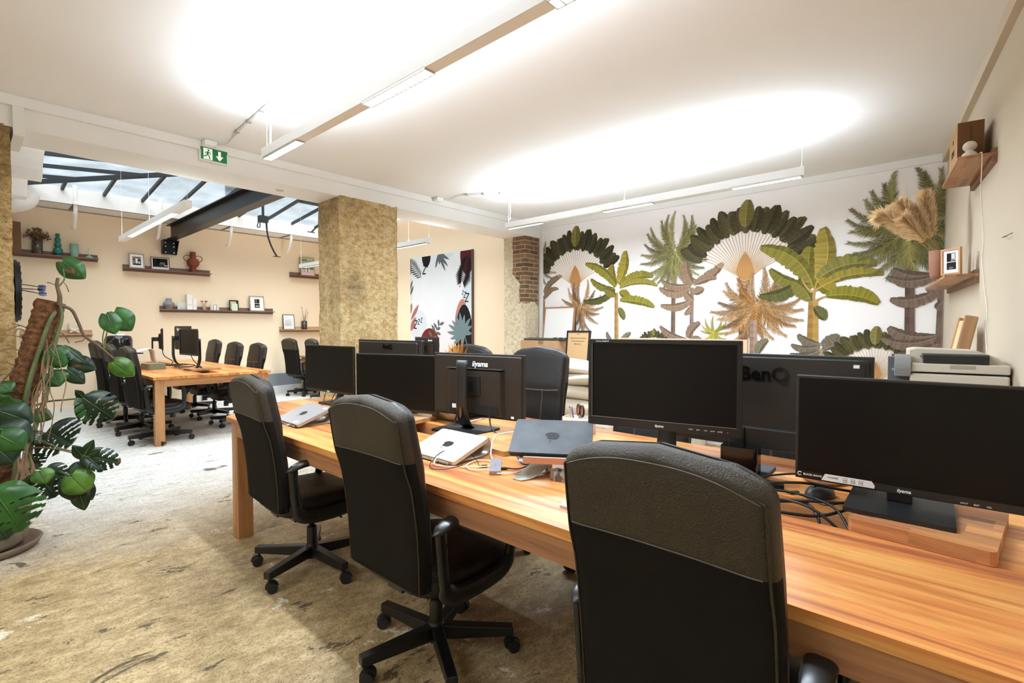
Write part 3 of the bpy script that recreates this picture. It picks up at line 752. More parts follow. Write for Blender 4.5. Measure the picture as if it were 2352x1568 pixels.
G2 = 'office chairs beyond the long table'
def far(lb, x, y, rz, z=0, group=G2): 
    o = dup(ch, (x, y, 0), math.radians(rz), lb, group)
    if z: o.scale = (1, 1, z)
    return turn_base(o, random.uniform(0, 72))
far('black leather chair facing the camera, whole back seen beside the brick pier', 2.36, 2.12, 183, 1.10)
far('black leather chair whose arched top peeps over the monitor back by the dried palm leaf', 2.36, 2.83, 181, 1.10)
far('black leather chair mostly hidden behind the framed office screen on the long table', 2.34, 1.28, 180, 1.03)
far('black chair whose curved top shows above the wide rear of a monitor', 2.34, .57, 180, 1.06)
G3 = 'office chairs at the far table'
far('nearest of the three black chairs on the left side of the far table', 1.55, 6.88, 2, 1.03, G3)
far('middle one of the three black chairs on the left side of the far table', 1.53, 7.68, -2, 1.03, G3)
far('furthest of the three black chairs on the left side of the far table', 1.50, 8.42, 1, 1.06, G3)
far('black chair on the right side of the far table, nearest the stone pillar', 2.52, 7.35, 180, 1.02, G3)
far('black chair on the right side of the far table, middle one', 2.50, 8.15, 182, 1.02, G3)
far('black chair on the right side of the far table, nearest the monitors', 2.50, 9.05, 180, 1.04, G3)
G4 = 'office chairs left of the stone pillar'
far('black chair with its back to the aisle, left of the two beside the pillar', 4.50, 9.50, 6, 1.03, G4)
far('black chair half hidden by a dark screen just left of the stone pillar', 4.45, 8.45, -4, 1.04, G4)

# ================================================================ MONITORS
bez_m = mat('monitor_bezel', '#151414', .38, bump=.04, bscale=300)
scr = mat('dark_screen', '#14130f', .22, var=.0, spec=.45)
scrm = mat('matte_dark_screen', '#080706', .40, spec=.22)
backm = mat('monitor_back', '#211b15', .45, bump=.12, bscale=400)
logo_w = mat('logo_white', '#e8e6e0', .5); logo_k = mat('logo_black', '#080808', .25)
cable_k = mat('black_cable', '#141414', .45); cable_w = mat('white_cable', '#e4ded4', .45)
stick_w = mat('sticker_white', '#e9e4dc', .6)
def monitor(label, c, head, w, h, style='flat', z_bot=None, stand='column', base=(.24, .20), logo=None, blogo=None, brand_small=None, base_off=(-.05, 0), chin=.018, bz=.007,
            th=.045, group='desk monitors', extras=None, col_top=None, deskz=DZ, base_rz=0, marks=None, bulge=(.62, -.46, .27), neck=None):
    """screen faces local +X; c is the panel centre"""
    t = thing('monitor', label, 'monitor', (c[0], c[1], deskz), math.radians(head), group)
    zc = c[2]-deskz; zl, zh = zc-h/2, zc+h/2
    g = MB(); g.box2((-.012, -w/2, zl), (.006, w/2, zh))
    # bulged back shell
    P = rr(w*.97, h*.95, .015); L = [[(x, p[0]*s_, zc+p[1]*s_) for p in P][::-1] for x, s_ in ((-.012, 1.0), (-.020, .985), (-.022, .96))]
    g.loops(L, smooth=False)
    bw_, b0, b1 = bulge; P = rr(w*bw_, (b1-b0)*h, .015); L = []
    for x, s_ in ((-.021, 1.0), (-.034, .965), (-.022-th*.55, .93)):
        L.append([(x, p[0]*s_, zc+(b0+b1)/2*h+p[1]*s_) for p in P][::-1])
    if bulge[0]: g.loops(L, smooth=False)
    sh = g.build('housing', backm if style != 'front' else bez_m, t, bevel=.003)
    g = MB(); g.box2((.006, -w/2+bz, zl+chin), (.0066, w/2-bz, zh-bz)); sc_ = g.build('screen', scrm, t)
    if bz > .012:                                        # proud frame around the glass
        g = MB(); g.box2((.006, -w/2, zl), (.012, w/2, zl+chin)); g.box2((.006, -w/2, zh-bz), (.012, w/2, zh)); g.box2((.006, -w/2, zl+chin), (.012, -w/2+bz, zh-bz)); g.box2((.006, w/2-bz, zl+chin), (.012, w/2, zh-bz))
        g.build('bezel', bez_m, t, bevel=.002)
        g = MB(); g.box2((.0118, -w/2+bz, zl+chin-.0006), (.0128, w/2-bz, zl+chin+.0012)); g.box2((.0118, -w/2+bz-.001, zl+chin), (.0128, -w/2+bz+.0005, zh-bz)); g.build('bezel_edge', mat('bright_edge', '#8d8a84', .3, .5), t)
    fx = .0126 if bz > .012 else .0068
    Mf = Matrix(((0, 0, 1, 0), (1, 0, 0, 0), (0, 1, 0, 0), (0, 0, 0, 1)))        # text on the front: reads +Y, up +Z, faces +X
    Mbk = Matrix(((0, 0, -1, 0), (-1, 0, 0, 0), (0, 1, 0, 0), (0, 0, 0, 1)))     # text on the back
    if brand_small:
        g = MB(); text_mb(g, brand_small, .013, Matrix.Translation((fx, 0, zl+chin*.5)) @ Mf, bold=.0004, shear=.2); g.build('maker_name', logo_w, t)
    if marks:
        g = MB()
        for tx, y_, z_, s_ in marks: text_mb(g, tx, s_, Matrix.Translation((fx, y_, zc+z_)) @ Mf, shear=.1)
        g.build('bezel_marks', logo_w, t)
    if blogo:
        tx, y_, z_, s_, mt = blogo
        g = MB(); text_mb(g, tx, s_, Matrix.Translation((-.0225, y_, zc+z_)) @ Mbk, bold=s_*.02, shear=.15 if mt is logo_w else 0, depth=.0035); g.build('maker_logo', mt, t)
    bx, by = base_off
    if stand == 'column':
        g = MB(); g.prism(rr(base[1], base[0], .006, 2), 0, .012, M=Tm((bx, by, 0), base_rz)); g.build('stand_base', mat('stand_base_black', '#121211', .45, bump=.2, bscale=500), t, bevel=.002)
        ct = (col_top if col_top else zh-.05)
        g = MB(); P = []
        x0 = bx-.012
        prof = [(x0+.055, .012), (x0+.035, .014), (x0+.005, .04), (x0-.012, .08), (x0-.022, .13), (x0-.024, .18), (x0-.022, ct)]
        L = []
        for i, p in enumerate(bez([(a, by, b) for a, b in prof], 4)):
            wd = .041-.006*min(1, p.z/.2); tk = .011 if p.z > .03 else .006
            L.append([(p.x+tk*math.copysign(abs(math.cos(a))**.6, math.cos(a)), p.y+wd*math.copysign(abs(math.sin(a))**.6, math.sin(a)), p.z) for a in [2*PI*k/14 for k in range(14)]])
        g.loops(L)
        cl = g.build('stand_column', mat('stand_black', '#1a1917', .4), t)
        g = MB(); g.box2((x0-.012, by-.02, zc-.03), (-.03, .02, zc+.03)); g.box2((-.052, -.05, zc-.055), (-.03, .05, zc+.055)); g.build('mount', bez_m, t, bevel=.003)
        if stand == 'column' and extras and 'hole' in extras:
            g = MB(); 
            P2 = [(x0-.026-.0095, by+.010*math.cos(a), .105+.03*math.sin(a)) for a in [2*PI*k/20 for k in range(20)]]
            g.tube(P2, .0022, 6, closed=True); g.add(P2, [tuple(range(20))], 1)
            g.build('cable_hole', [bez_m, mat('hole_dark', '#6b3c1a', .7)], cl)
    elif stand == 'short':
        g = MB(); g.prism(rr(base[1], base[0], .004, 2), 0, .012, M=Tm((bx, by, 0), base_rz)); g.build('stand_base', mat('stand_base_black', '#121211', .45, bump=.2, bscale=500), t, bevel=.002)
        g = MB(); nx = bx if neck is None else neck; g.box2((nx-.012, by-.03, .012), (nx+.012, by+.03, zl+.004)); g.box2((min(nx, -.05)-.01, by-.03, zl-.006), (nx+.01, by+.03, zl+.004)); g.box2((-.055, by-.03, zl), (-.02, by+.03, zl+.08)); g.build('stand_neck', bez_m, t, bevel=.004)
    if extras:
        if 'ports' in extras:
            for r_ in (((-.0488, -w*.27, zl+.025), (-.04, -w*.06, zl+.075)), ((-.0488, w*.12, zl+.03), (-.04, w*.27, zl+.085))):
                g = MB(); g.box2(*r_); g.build('port_recess', mat('recess', '#0a0a0a', .7), sh)
            g = MB(); g.box2((-.0495, w*.18, zl+.045), (-.0487, w*.235, zl+.068)); g.build('rating_label', stick_w, sh)
        if 'vent' in extras:
            g = MB(); g.box2((-.05, -w*.31, zh-.083), (-.02, w*.31, zh-.078)); g.build('back_ridge', mat('ridge_grey', '#3b3833', .3), sh, bevel=.001)
            g = MB()
            for r_ in range(5):
                for k in range(52):
                    yy = -w*.29+k*w*.58/51
                    g.box((-.0468, yy*.93+(r_ % 2)*.0016, zh-.093-r_*.0055), (.0018, .0018, .0018))
            g.build('vent_grille', mat('vent_dark', '#4a453d', .5), sh)
        if 'dotlabel' in extras:
            g = MB(); y_, z_ = extras['dotlabel']; g.box2((-.0232, y_-.009, zc+z_-.006), (-.0226, y_+.009, zc+z_+.006)); g.build('small_sticker', stick_w, sh)
    return t
def cable(name, label, P, r=.003, m=None, n=8, cat='cable', group=None, sub=8):
    g = MB(); g.tube(bez(P, sub), r, n); return tag(g.build(name, m or cable_k), label, cat, group)

def TXT_Y(v): return v
monitor('slim dark monitor at the far left of the long table, facing the camera', (1.793, 3.40, 1.017), 184, .62, .34, base=(.23, .19), brand_small='BenQ', base_off=(-.075, 0))
monitor('wide dark monitor, second from left on the near row, screen to the camera', (1.80, 2.585, .978), 196, .63, .35, base=(.25, .2), base_off=(-.09, .06))
monitor('monitor seen from behind with a white maker name and tall black stand', (1.915, 1.975, 1.0), 9.5, .612, .348, blogo=('iiyama', -.03, .118, .042, logo_w), base=(.30, .23), base_off=(-.065, .035), extras={'ports': 1, 'vent': 1, 'hole': 1, 'dotlabel': (-.24, -.155)}, col_top=.385)
monitor('thick framed monitor with buttons along its lower edge, middle of the long table', (1.783, .845, 1.10), 192.5, .57, .345, style='front', bz=.017, chin=.034, brand_small='iiyama', base=(.28, .22), base_off=(-.09, 0), col_top=.40,
        marks=[('ProLite B2483HS', -.225, .164, .0075)]+[(tx, y_, -.156, .0055) for tx, y_ in (('INPUT', .115), ('EXIT', .14), ('- VOL', .165), ('AUTO', .19), ('ENTER', .215), ('o', .24))])
monitor('big monitor at the right on a wood board, screen to the camera', (1.835, .113, .998), 181.5, .56, .335, stand='short', bz=.008, chin=.024, brand_small='iiyama', base=(.245, .25), base_off=(.02, -.01), neck=-.012, deskz=DZ+.037,
        marks=[(tx, y_, -.160, .0055) for tx, y_ in (('INPUT', .13), ('EXIT', .155), ('VOL', .18))])
monitor('wide monitor seen from behind between two front facing screens', (2.13, .60, 1.03), 2, .76, .37, stand='short', blogo=('BenQ', -.03, .105, .075, logo_k), base=(.26, .2), base_off=(-.08, .06), neck=-.04, bulge=(.9, -.5, -.28), extras={'dotlabel': (-.33, .15)})
monitor('large monitor rear rising behind the second screen from the left', (2.02, 2.985, 1.02), 2, .70, .42, blogo=('BenQ', -.02, .165, .045, logo_k), base=(.26, .2), base_off=(-.08, 0), bulge=(.6, -.46, -.05), col_top=.30)
GF = 'monitors in the far room'
monitor('far monitor with its screen to the aisle on the far table', (1.955, 7.29, 1.13), 184, .56, .335, bz=.014, chin=.02, base=(.22, .24), base_off=(-.09, .0), group=GF, deskz=LZ, col_top=.40)
monitor('far monitor back with white maker name, behind the lit screen', (2.09, 8.02, 1.17), 4, .56, .33, blogo=('iiyama', .1, .12, .05, logo_w), base=(.22, .24), base_off=(-.09, .0), group=GF, deskz=LZ+.03, col_top=.40)
monitor('furthest small monitor back on the far table', (2.06, 8.95, 1.14), -12, .50, .32, blogo=('iiyama', .1, .11, .05, logo_w), base=(.22, .22), base_off=(-.09, .0), group=GF, deskz=LZ, col_top=.40)
monitor('dark monitor seen from behind just right of the stone pillar', (4.92, 6.22, .985), 2, .56, .36, blogo=('iiyama', -.1, .13, .04, logo_w), extras={'vent': 1}, base=(.22, .2), group=GF)
monitor('dark screen standing left of the stone pillar above the chairs', (5.0, 9.35, 1.15), 170, .62, .42, base=(.22, .2), group=GF)
# stickers on the lower left of the big screen
g = MB(); M = Tm((1.835, .113, .998), math.radians(181.5)) @ Matrix.Translation((0, .022, .006))
g.box2((.0070, -.298, -.170), (.0076, -.228, -.147), 1, M=M); g.prism([(-.228, -.168), (-.218, -.147), (-.098, -.147), (-.090, -.160), (-.092, -.168)], .0070, .0076, axis=0, M=M)
Mt = M @ Matrix.Translation((.0078, -.252, -.158)) @ Matrix(((0, 0, 1, 0), (1, 0, 0, 0), (0, 1, 0, 0), (0, 0, 0, 1)))
text_mb(g, 'BLACK HAWK', .008, Mt, 0, depth=.0002, bold=.0002)
g.tube([(.0078, -.288+.0055*math.cos(a), -.158+.0055*math.sin(a)) for a in [2*PI*k/14+.6 for k in range(12)]], .0013, 5, M=M)
Mt = M @ Matrix.Translation((.0078, -.197, -.156)) @ Matrix(((0, 0, 1, 0), (1, 0, 0, 0), (0, 1, 0, 0), (0, 0, 0, 1)))
text_mb(g, 'G-MASTER', .006, Mt, 1, depth=.0002)
for i in range(3):
    y_ = -.165+.02*i; g.box2((.0076, y_-.005, -.164), (.0079, y_+.005, -.152), 1, M=M); g.box2((.0079, y_-.004, -.163), (.0081, y_+.004, -.153), 0, M=M)
    g.box2((.0081, y_-.0025, -.159), (.0083, y_+.0025, -.157), 1, M=M)
tag(g.build('screen_sticker', [stick_w, logo_k]), 'black and white promotional strip stuck to the lower left of the big screen', 'sticker')
# ================================================================ ON THE LONG TABLE
ZT = DZ+.0012
alu = mat('brushed_aluminium', '#b9b5af', .32, .85, bump=.03, bscale=300)
board_w = wood('butcher_block', '#8a4a1e', '#b9763c', '#d79a5c', axis=1, plank=.075, rough=.42, block=.13, vr=(.68, 1.3))
board_w2 = wood('light_riser_wood', '#9c6530', '#c68f50', '#dba868', axis=1, plank=.08, rough=.45, block=.3)
def riser(label, c, sx, sy, th, rz, m=board_w2, z=ZT, group='wooden boards under the monitors'):
    g = MB(); g.prism(rr(sx, sy, .012, 3), 0, th)
    return tag(g.build('wooden_board', m, loc=(c[0], c[1], z), rot=rz, bevel=.0025), label, 'board', group)
riser('thick butcher block board under the big right monitor', (1.815, .055), .385, .30, .035, math.radians(-6), board_w)
riser('wooden riser board beneath the second monitor from the left', (1.80, 2.55), .34, .42, .022, .1)
riser('wooden board under the cables beside the tall black monitor stand', (1.72, 1.62), .28, .34, .022, -.05)

def apple(mb, M, s, mat=0):
    P = []
    for k in range(40):
        a = 2*PI*k/40; r = s*(.5+.05*math.cos(2*a)-.06*math.exp(-((a-PI/2)/.28)**2)-.05*math.exp(-((a-3*PI/2)/.25)**2))
        x, y = r*math.cos(a), r*math.sin(a)*1.02
        if x > s*.30 and 0 < y+.02*s < s*.5: x -= .16*s*math.exp(-((y-.12*s)/(.16*s))**2)
        P.append((x, y))
    mb.prism(P, 0, .0003, mat=mat, M=M)
    L = [(.02*s, .56*s), (.06*s, .70*s), (.17*s, .80*s), (.16*s, .66*s), (.08*s, .57*s)]
    mb.prism(L, 0, .0003, mat=mat, M=M)
def laptop(label, c, head, tilt, w, d, m, th=.016, rim=None, logo='#17130f', sticker=None):
    """closed; local x is depth (front edge at -x), z up through the lid; c is the middle of the lid's front-to-back at front height"""
    t = thing('laptop', label, 'laptop', c, math.radians(head), 'closed laptops on stands')
    M = Tm((-d/2, 0, 0), 0, -math.radians(tilt)) @ Tm((d/2, 0, 0))
    g = MB(); g.prism(rr(d, w, .012, 4), -th, -.0065, M=M); g.build('laptop_body', rim or m, t, bevel=.0015)
    g = MB(); g.prism(rr(d, w, .012, 4), -.006, 0, M=M); lid = g.build('laptop_lid', m, t, bevel=.0015)
    g = MB(); apple(g, M @ Tm((0, 0, .0004), rz=PI/2), .052); g.build('lid_emblem', mat('emblem_'+logo[1:], logo, .3), lid)
    if sticker:
        for (x, y, a, b) in sticker:
            g = MB(); g.prism(rr(a, b, .003, 2), .0003, .0008, M=M @ Tm((x, y, 0), .2)); g.build('sticker', stick_w, lid)
    return t
silver = mat('silver_laptop', '#b3adab', .38, .6, bump=.02, bscale=400); gold = mat('pale_gold_laptop', '#e2d3bd', .40, .45)
shell = mat('blue_grey_case', '#3f4245', .50, 0, var=.28, vscale=14); shelld = mat('dark_case_edge', '#14171a', .45)
laptop('silver closed laptop on a curved stand by the far left chair', (1.355, 2.865, .778), -1.5, 20, .30, .212, silver, sticker=[(-.085, -.085, .02, .04), (.085, -.11, .018, .03)])
laptop('pale gold closed laptop on a stand beside the tall monitor stand', (1.424, 1.653, .778), .4, 18, .30, .212, gold)
laptop('blue grey closed laptop with dark edge propped on the folding stand', (1.565, 1.192, .848), 32, 22.7, .315, .225, shell, th=.020, rim=shelld, logo='#23262a')
def curved_stand(label, c, head, w=.24):
    t = thing('laptop_stand', label, 'laptop stand', (c[0], c[1], ZT), math.radians(head), 'bent metal laptop stands')
    P = bez([(-.105, 0, .012), (-.10, 0, .003), (0, 0, .0015), (.09, 0, .0015), (.125, 0, .012), (.14, 0, .042), (.128, 0, .072), (.10, 0, .076), (.0, 0, .041), (-.10, 0, .004)], 6)
    L = []
    for i, p in enumerate(P):
        L.append([(p.x, -w/2, p.z), (p.x, w/2, p.z)])
    g = MB(); V = [q for l in L for q in l]; Fs = [(2*i, 2*i+1, 2*i+3, 2*i+2) for i in range(len(L)-1)]
    g.add(V, Fs, smooth=True)
    o = g.build('bent_plate', alu, t); s_ = o.modifiers.new('solid', 'SOLIDIFY'); s_.thickness = .003; s_.offset = 0
    for s2 in (-1, 1):
        g = MB(); g.tube(bez([(-.11, s2*.06, .012), (-.135, s2*.06, .010), (-.14, s2*.06, .022)], 5), .004, 8, flat=1); g.build('front_lip', alu, t)
    return t
curved_stand('bent aluminium stand under the silver laptop', (1.355, 2.865), -1.5)
curved_stand('bent aluminium stand under the pale gold laptop', (1.424, 1.653), .4)
curved_stand('bent aluminium stand behind the second monitor from the left', (2.07, 2.28), 188)
# folding stand below the blue grey laptop
t = thing('laptop_stand', 'folding metal laptop stand with curved foot and pinkish front lip', 'laptop stand', (1.50, 1.17, ZT), math.radians(32))
pink = mat('rosy_aluminium', '#c79a82', .35, .5)
g = MB(); g.box((.06, 0, .078), (.20, .20, .004), M=Tm((0, 0, 0), 0, -.35)); g.build('tray', alu, t)
g = MB(); g.prism(rr(.010, .24, .003, 2), .058, .082, M=Tm((-.075, -.04, 0))); g.build('front_lip', pink, t, bevel=.001)
g = MB(); L = []
P = bez([(-.10, .10, 0), (-.06, .07, .004), (-.0, .03, .03), (.05, .0, .045), (.10, -.03, .04)], 6)
for i, p in enumerate(P):
    q = i/(len(P)-1); wd = .038*min(1, (.25+2.2*q))**.5
    L.append([(p.x+wd*.5, p.y+wd*.9, p.z+.003), (p.x-wd*.5, p.y-wd*.9, p.z+.003), (p.x-wd*.5, p.y-wd*.9, p.z), (p.x+wd*.5, p.y+wd*.9, p.z)])
g.loops(L, smooth=True); g.build('foot_plate', mat('polished_grey', '#b9b6a8', .28, .6), t, bevel=.001)
g = MB(); g.cyl((.02, 0, .003), (.06, 0, .085), .008); g.cyl((.1, .0, .0), (.1, 0, .10), .012); g.build('support_arm', alu, t)
g = MB(); g.lathe([(.013, 0), (.014, .004), (.014, .016), (.006, .018), (.006, .04)], (-.075, -.055, .0), 14); g.build('black_knob', plast, t)
g = MB(); g.prism(rr(.05, .085, .006, 2), 0, .034)
tag(g.build('clear_box', mat('clear_plastic', '#d8cfc4', .12, trans=.85), loc=(1.475, 1.075, ZT), rot=.1, bevel=.002), 'small clear plastic box half hidden behind the nearest chair', 'box')
g = MB()
random.seed(9)
for i in range(26):
    a, b = random.uniform(-.018, .018), random.uniform(-.036, .036); q = random.uniform(0, PI); z_ = random.uniform(.004, .012)
    g.tube([(a, b, z_), (a+.009*math.cos(q), b+.009*math.sin(q), z_+.002)], .0011, 5)
o = g.build('pins', mat('pin_metal', '#8c8378', .3, .8), loc=(1.475, 1.075, ZT), rot=.1, kind='stuff'); tag(o, 'metal pins inside the small clear plastic box', 'pins')
# usb hub
t = thing('usb_hub', 'small silver hub lying between the pale gold and blue grey laptops', 'usb hub', (1.425, 1.37, ZT), math.atan2(.215, .235))
g = MB(); g.prism(rr(.19, .044, .005, 2), 0, .014); g.build('hub_body', mat('space_grey', '#a5a1a6', .35, .55), t, bevel=.0015)
g = MB(); text_mb(g, 'ORICO', .018, Tm((0, 0, .0142)), 0, depth=.0001); text_mb(g, 'hub', .008, Tm((0, -.013, .0142)), 0, depth=.0001); g.build('printed_name', mat('grey_print', '#8b878c', .4), t)
def plug(label, c, rz, m, L_=.032):
    t = thing('plug', label, 'plug', c, rz, 'cable plugs at the hub'); g = MB(); g.prism(rr(L_, .012, .002, 2), .001, .009); g.build('plug_body', m, t, bevel=.001)
    g = MB(); g.cyl((L_/2, 0, .005), (L_/2+.012, 0, .005), .0032, n=8); g.build('strain_relief', m, t); return t
plug('black plug in the right side of the small silver hub', (1.425, 1.330, ZT), -.72, cable_k)
plug('black plug in the left side of the small silver hub', (1.40, 1.408, ZT), 2.42, cable_k, .024)
z = ZT+.005
cable('laptop_cable', 'black cable running from the hub to the folding stand', [(1.443, 1.315, z), (1.47, 1.28, z), (1.53, 1.24, z+.02), (1.60, 1.17, z+.05)], .0026)
cable('laptop_cable', 'white cable arching from the hub over to the blue grey laptop', [(1.475, 1.42, z), (1.53, 1.50, z+.01), (1.60, 1.535, z+.07), (1.66, 1.46, z+.09), (1.66, 1.36, z+.10), (1.665, 1.30, z+.095)], .0032, cable_w)
cable('laptop_cable', 'white cable looped on the table left of the small hub', [(1.40, 1.35, z), (1.33, 1.40, z), (1.36, 1.47, z), (1.44, 1.49, z), (1.47, 1.44, z), (1.42, 1.39, z), (1.33, 1.47, z), (1.28, 1.57, z), (1.34, 1.62, z+.02)], .0028, cable_w)
cable('laptop_cable', 'thin black cable in a big loop in front of the pale gold laptop', [(1.385, 1.422, z), (1.42, 1.48, z+.012), (1.43, 1.56, z+.03), (1.36, 1.62, z+.03), (1.26, 1.58, z), (1.25, 1.50, z), (1.33, 1.46, z+.008)], .0018)
cable('laptop_cable', 'white cable end lying past the right of the hub', [(1.36, 1.30, z), (1.40, 1.26, z), (1.46, 1.25, z), (1.50, 1.24, z+.006)], .0028, cable_w)
cable('monitor_cable', 'black cable curving from the monitor back down behind the blue grey laptop', [(1.86, 1.83, .90), (1.84, 1.80, .80), (1.80, 1.66, z), (1.74, 1.52, z+.004), (1.69, 1.38, z+.05), (1.68, 1.33, z+.09)], .004)
cable('monitor_cable', 'black cable hanging straight from the left port of the monitor back', [(1.90, 2.10, .87), (1.875, 2.12, .80), (1.86, 2.11, .77), (1.80, 2.13, z)], .004)
cable('monitor_cable', 'black looped cable on the table left of the blue grey laptop', [(1.75, 1.50, z+.004), (1.68, 1.50, z+.05), (1.58, 1.40, z+.03), (1.53, 1.32, z), (1.56, 1.26, z+.01), (1.62, 1.22, z+.03)], .0034)
cable('monitor_cable', 'short black cable bundle with an orange tie behind the blue grey laptop', [(1.74, 1.50, z+.02), (1.80, 1.48, z+.05), (1.83, 1.40, z+.06), (1.79, 1.38, z+.03), (1.72, 1.42, z+.03)], .003)
cable('monitor_cable', 'black cable from the leftmost screen lying behind the silver laptop', [(1.77, 3.40, .86), (1.72, 3.34, .80), (1.68, 3.28, z), (1.66, 3.12, z), (1.60, 3.16, z+.03), (1.57, 3.06, z)], .003)
cable('monitor_cable', 'second black cable lying behind the silver laptop', [(1.86, 3.40, .86), (1.74, 3.26, .81), (1.70, 3.12, z), (1.63, 3.05, z)], .003)
# keyboard corner
t = thing('keyboard', 'corner of a white keyboard peeping out left of the nearest chair', 'keyboard', (1.305, .78, ZT), 0)
g = MB(); g.prism(rr(.115, .29, .006, 3), 0, .006); g.build('keyboard_body', mat('white_alu', '#d6cfc6', .4), t, bevel=.001)
g = MB()
for i in range(5):
    for j in range(14): g.box((-.044+.0215*i, -.131+.0202*j, .0072), (.0185, .0172, .002))
g.build('keys', mat('white_keys', '#efece8', .5), t)
# white holder with scissors and pens, on the far row
hx, hy = 2.20, 1.50
t = thing('desk_organizer', 'white pen holder on the far side of the long table', 'pen holder', (hx, hy, ZT), .2)
g = MB(); P = rr(.09, .16, .01, 2); L = [[(p[0], p[1], 0) for p in P], [(p[0], p[1], .085) for p in P], [(p[0]*.93, p[1]*.95, .085) for p in P], [(p[0]*.93, p[1]*.95, .01) for p in P]]
g.loops(L, smooth=False); g.build('holder', mat('white_holder', '#ece2d6', .5), t)
t = thing('scissors', 'scissors with black and orange handles standing in the white holder', 'scissors', (hx+.0, hy-.01, ZT+.085), math.radians(-32))
bl = mat('scissor_black', '#171514', .4); og = mat('scissor_orange', '#c4502e', .45)
for s_ in (-1, 1):
    P = [(0, s_*(.006+.000)+s_*.018+.017*math.sin(a)*(1 if s_ > 0 else 1), .035+.028*math.cos(a)) for a in [2*PI*k/24 for k in range(24)]]
    g = MB(); g.tube(P, .0058, 8, closed=True); h_ = g.build('handle', bl, t)
    g = MB(); g.tube([(0, s_*.018+s_*.006+(.0125)*math.sin(a), .035+.022*math.cos(a)) for a in [2*PI*k/24 for k in range(24)]], .003, 8, closed=True); g.build('handle_lining', og, h_)
    g = MB(); g.tube([(0, s_*.012, .012), (0, s_*.004, -.06)], [.006, .002], 6); g.build('blade', alu, t)
def pen(label, x, y, col, cap, lean):
    t = thing('pen', label, 'pen', (x, y, ZT+.012), lean, 'pens in the white holder'); g = MB(); g.cyl((0, 0, 0), (-.02, .01, .12), .004, n=8); g.build('barrel', mat('pen_'+col[1:], col, .4), t)
    g = MB(); g.cyl((-.02, .01, .12), (-.0215, .0107, .128), .0045, n=8); g.build('cap', mat('pen_'+cap[1:], cap, .4), t)
pen('purple pen leaning left in the white holder', hx-.01, hy+.015, '#7d63b0', '#9a86c8', .0)
pen('pale pencil with a green end in the white holder', hx+.0, hy+.045, '#d9b79a', '#3fb08a', .5)
pen('thin metal ruler-like pen behind the scissor handles', hx+.02, hy+.01, '#b9b4ab', '#c9c4bb', -2.2)
g = MB(); g.lathe([(.0, 0), (.06, .0), (.075, .012), (.07, .032), (.04, .042), (0, .044)], n=24)
tag(g.build('speaker_puck', mat('fabric_beige', '#c7ab93', .8, bump=.2, bscale=400), loc=(2.11, .36, ZT)), 'round beige fabric puck on the table behind the tangled cables', 'speaker')
# mouse
t = thing('computer_mouse', 'dark grey computer mouse among the tangled black cables', 'mouse', (1.90, .335, ZT), math.radians(150))
g = MB(); L = []
for i in range(9):
    q = i/8; r_ = math.cos(q*PI/2)**.6
    L.append([(.056*r_*math.cos(a)*(1), .034*r_*math.sin(a), .002+.036*math.sin(q*PI/2)) for a in [2*PI*k/24 for k in range(24)]])
g.loops(L); g.build('mouse_body', mat('mouse_grey', '#38393b', .4), t)
g = MB(); g.cyl((.025, -.004, .034), (.025, .004, .034), .008, n=12); g.box((.004, 0, .0375), (.012, .007, .003)); g.build('wheel', plast, t)
# knot of black cables by the big monitor
zt = ZT+.006
K = 'tangled black cables beside the big monitor'
pts = [
 ('thick black cable crossing over the mouse', [(1.70, .62, zt), (1.76, .52, zt+.03), (1.84, .38, zt+.045), (1.90, .28, zt+.03), (1.98, .20, zt+.01)], .0045),
 ('black cable running from the mouse area under the big screen', [(1.66, .46, zt+.01), (1.74, .34, zt+.02), (1.80, .25, zt+.02), (1.92, .16, zt+.03), (2.0, .11, zt+.05)], .0045),
 ('black cable dipping into the trough beside the board', [(1.66, .50, zt+.004), (1.69, .42, zt+.024), (1.68, .32, zt+.02), (1.67, .24, zt-.03), (1.69, .21, zt-.09)], .0042),
 ('black cable looping over the trough edge', [(1.64, .48, zt), (1.72, .42, zt+.01), (1.74, .34, zt+.012), (1.70, .30, zt-.03), (1.71, .33, zt-.09)], .0042),
 ('lower black cable stretched across the open trough', [(1.64, .44, zt), (1.665, .37, zt-.005), (1.72, .30, zt-.01), (1.82, .22, zt+.01), (2.03, .13, zt+.01)], .0048),
 ('glossy black cable arching above the trough', [(1.70, .55, zt), (1.74, .45, zt+.03), (1.76, .36, zt+.03), (1.75, .27, zt+.012), (1.70, .22, zt-.04)], .0042),
 ('thin black wire behind the mouse', [(1.80, .50, zt), (1.86, .43, zt), (1.83, .36, zt+.004), (1.80, .30, zt), (1.92, .24, zt)], .0018),
 ('black cable under the sticker of the big screen', [(1.85, .58, zt+.01), (1.90, .50, zt+.03), (1.96, .42, zt+.04), (2.04, .36, zt+.02)], .0035),
]
for i, (lb, P, r_) in enumerate(pts): cable('power_cable', lb, P, r_, group=K)
plug('small dark plug lying between the mouse and the trough', (1.875, .405, ZT), 2.4, mat('plug_grey', '#3b3733', .4), .03)
g = MB(); g.prism(rr(.05, .12, .006, 2), 0, .02)
tag(g.build('power_adapter', plast, loc=(1.88, .50, ZT), rot=.3, bevel=.002), 'flat black power adapter left of the mouse', 'power adapter')
g = MB(); g.prism(rr(.09, .13, .012, 3), 0, .11)
tag(g.build('speaker_box', mat('glossy_black', '#0b0b0c', .12), loc=(1.99, .615, ZT), rot=.1, bevel=.006), 'glossy black box standing below the wide monitor rear', 'speaker')

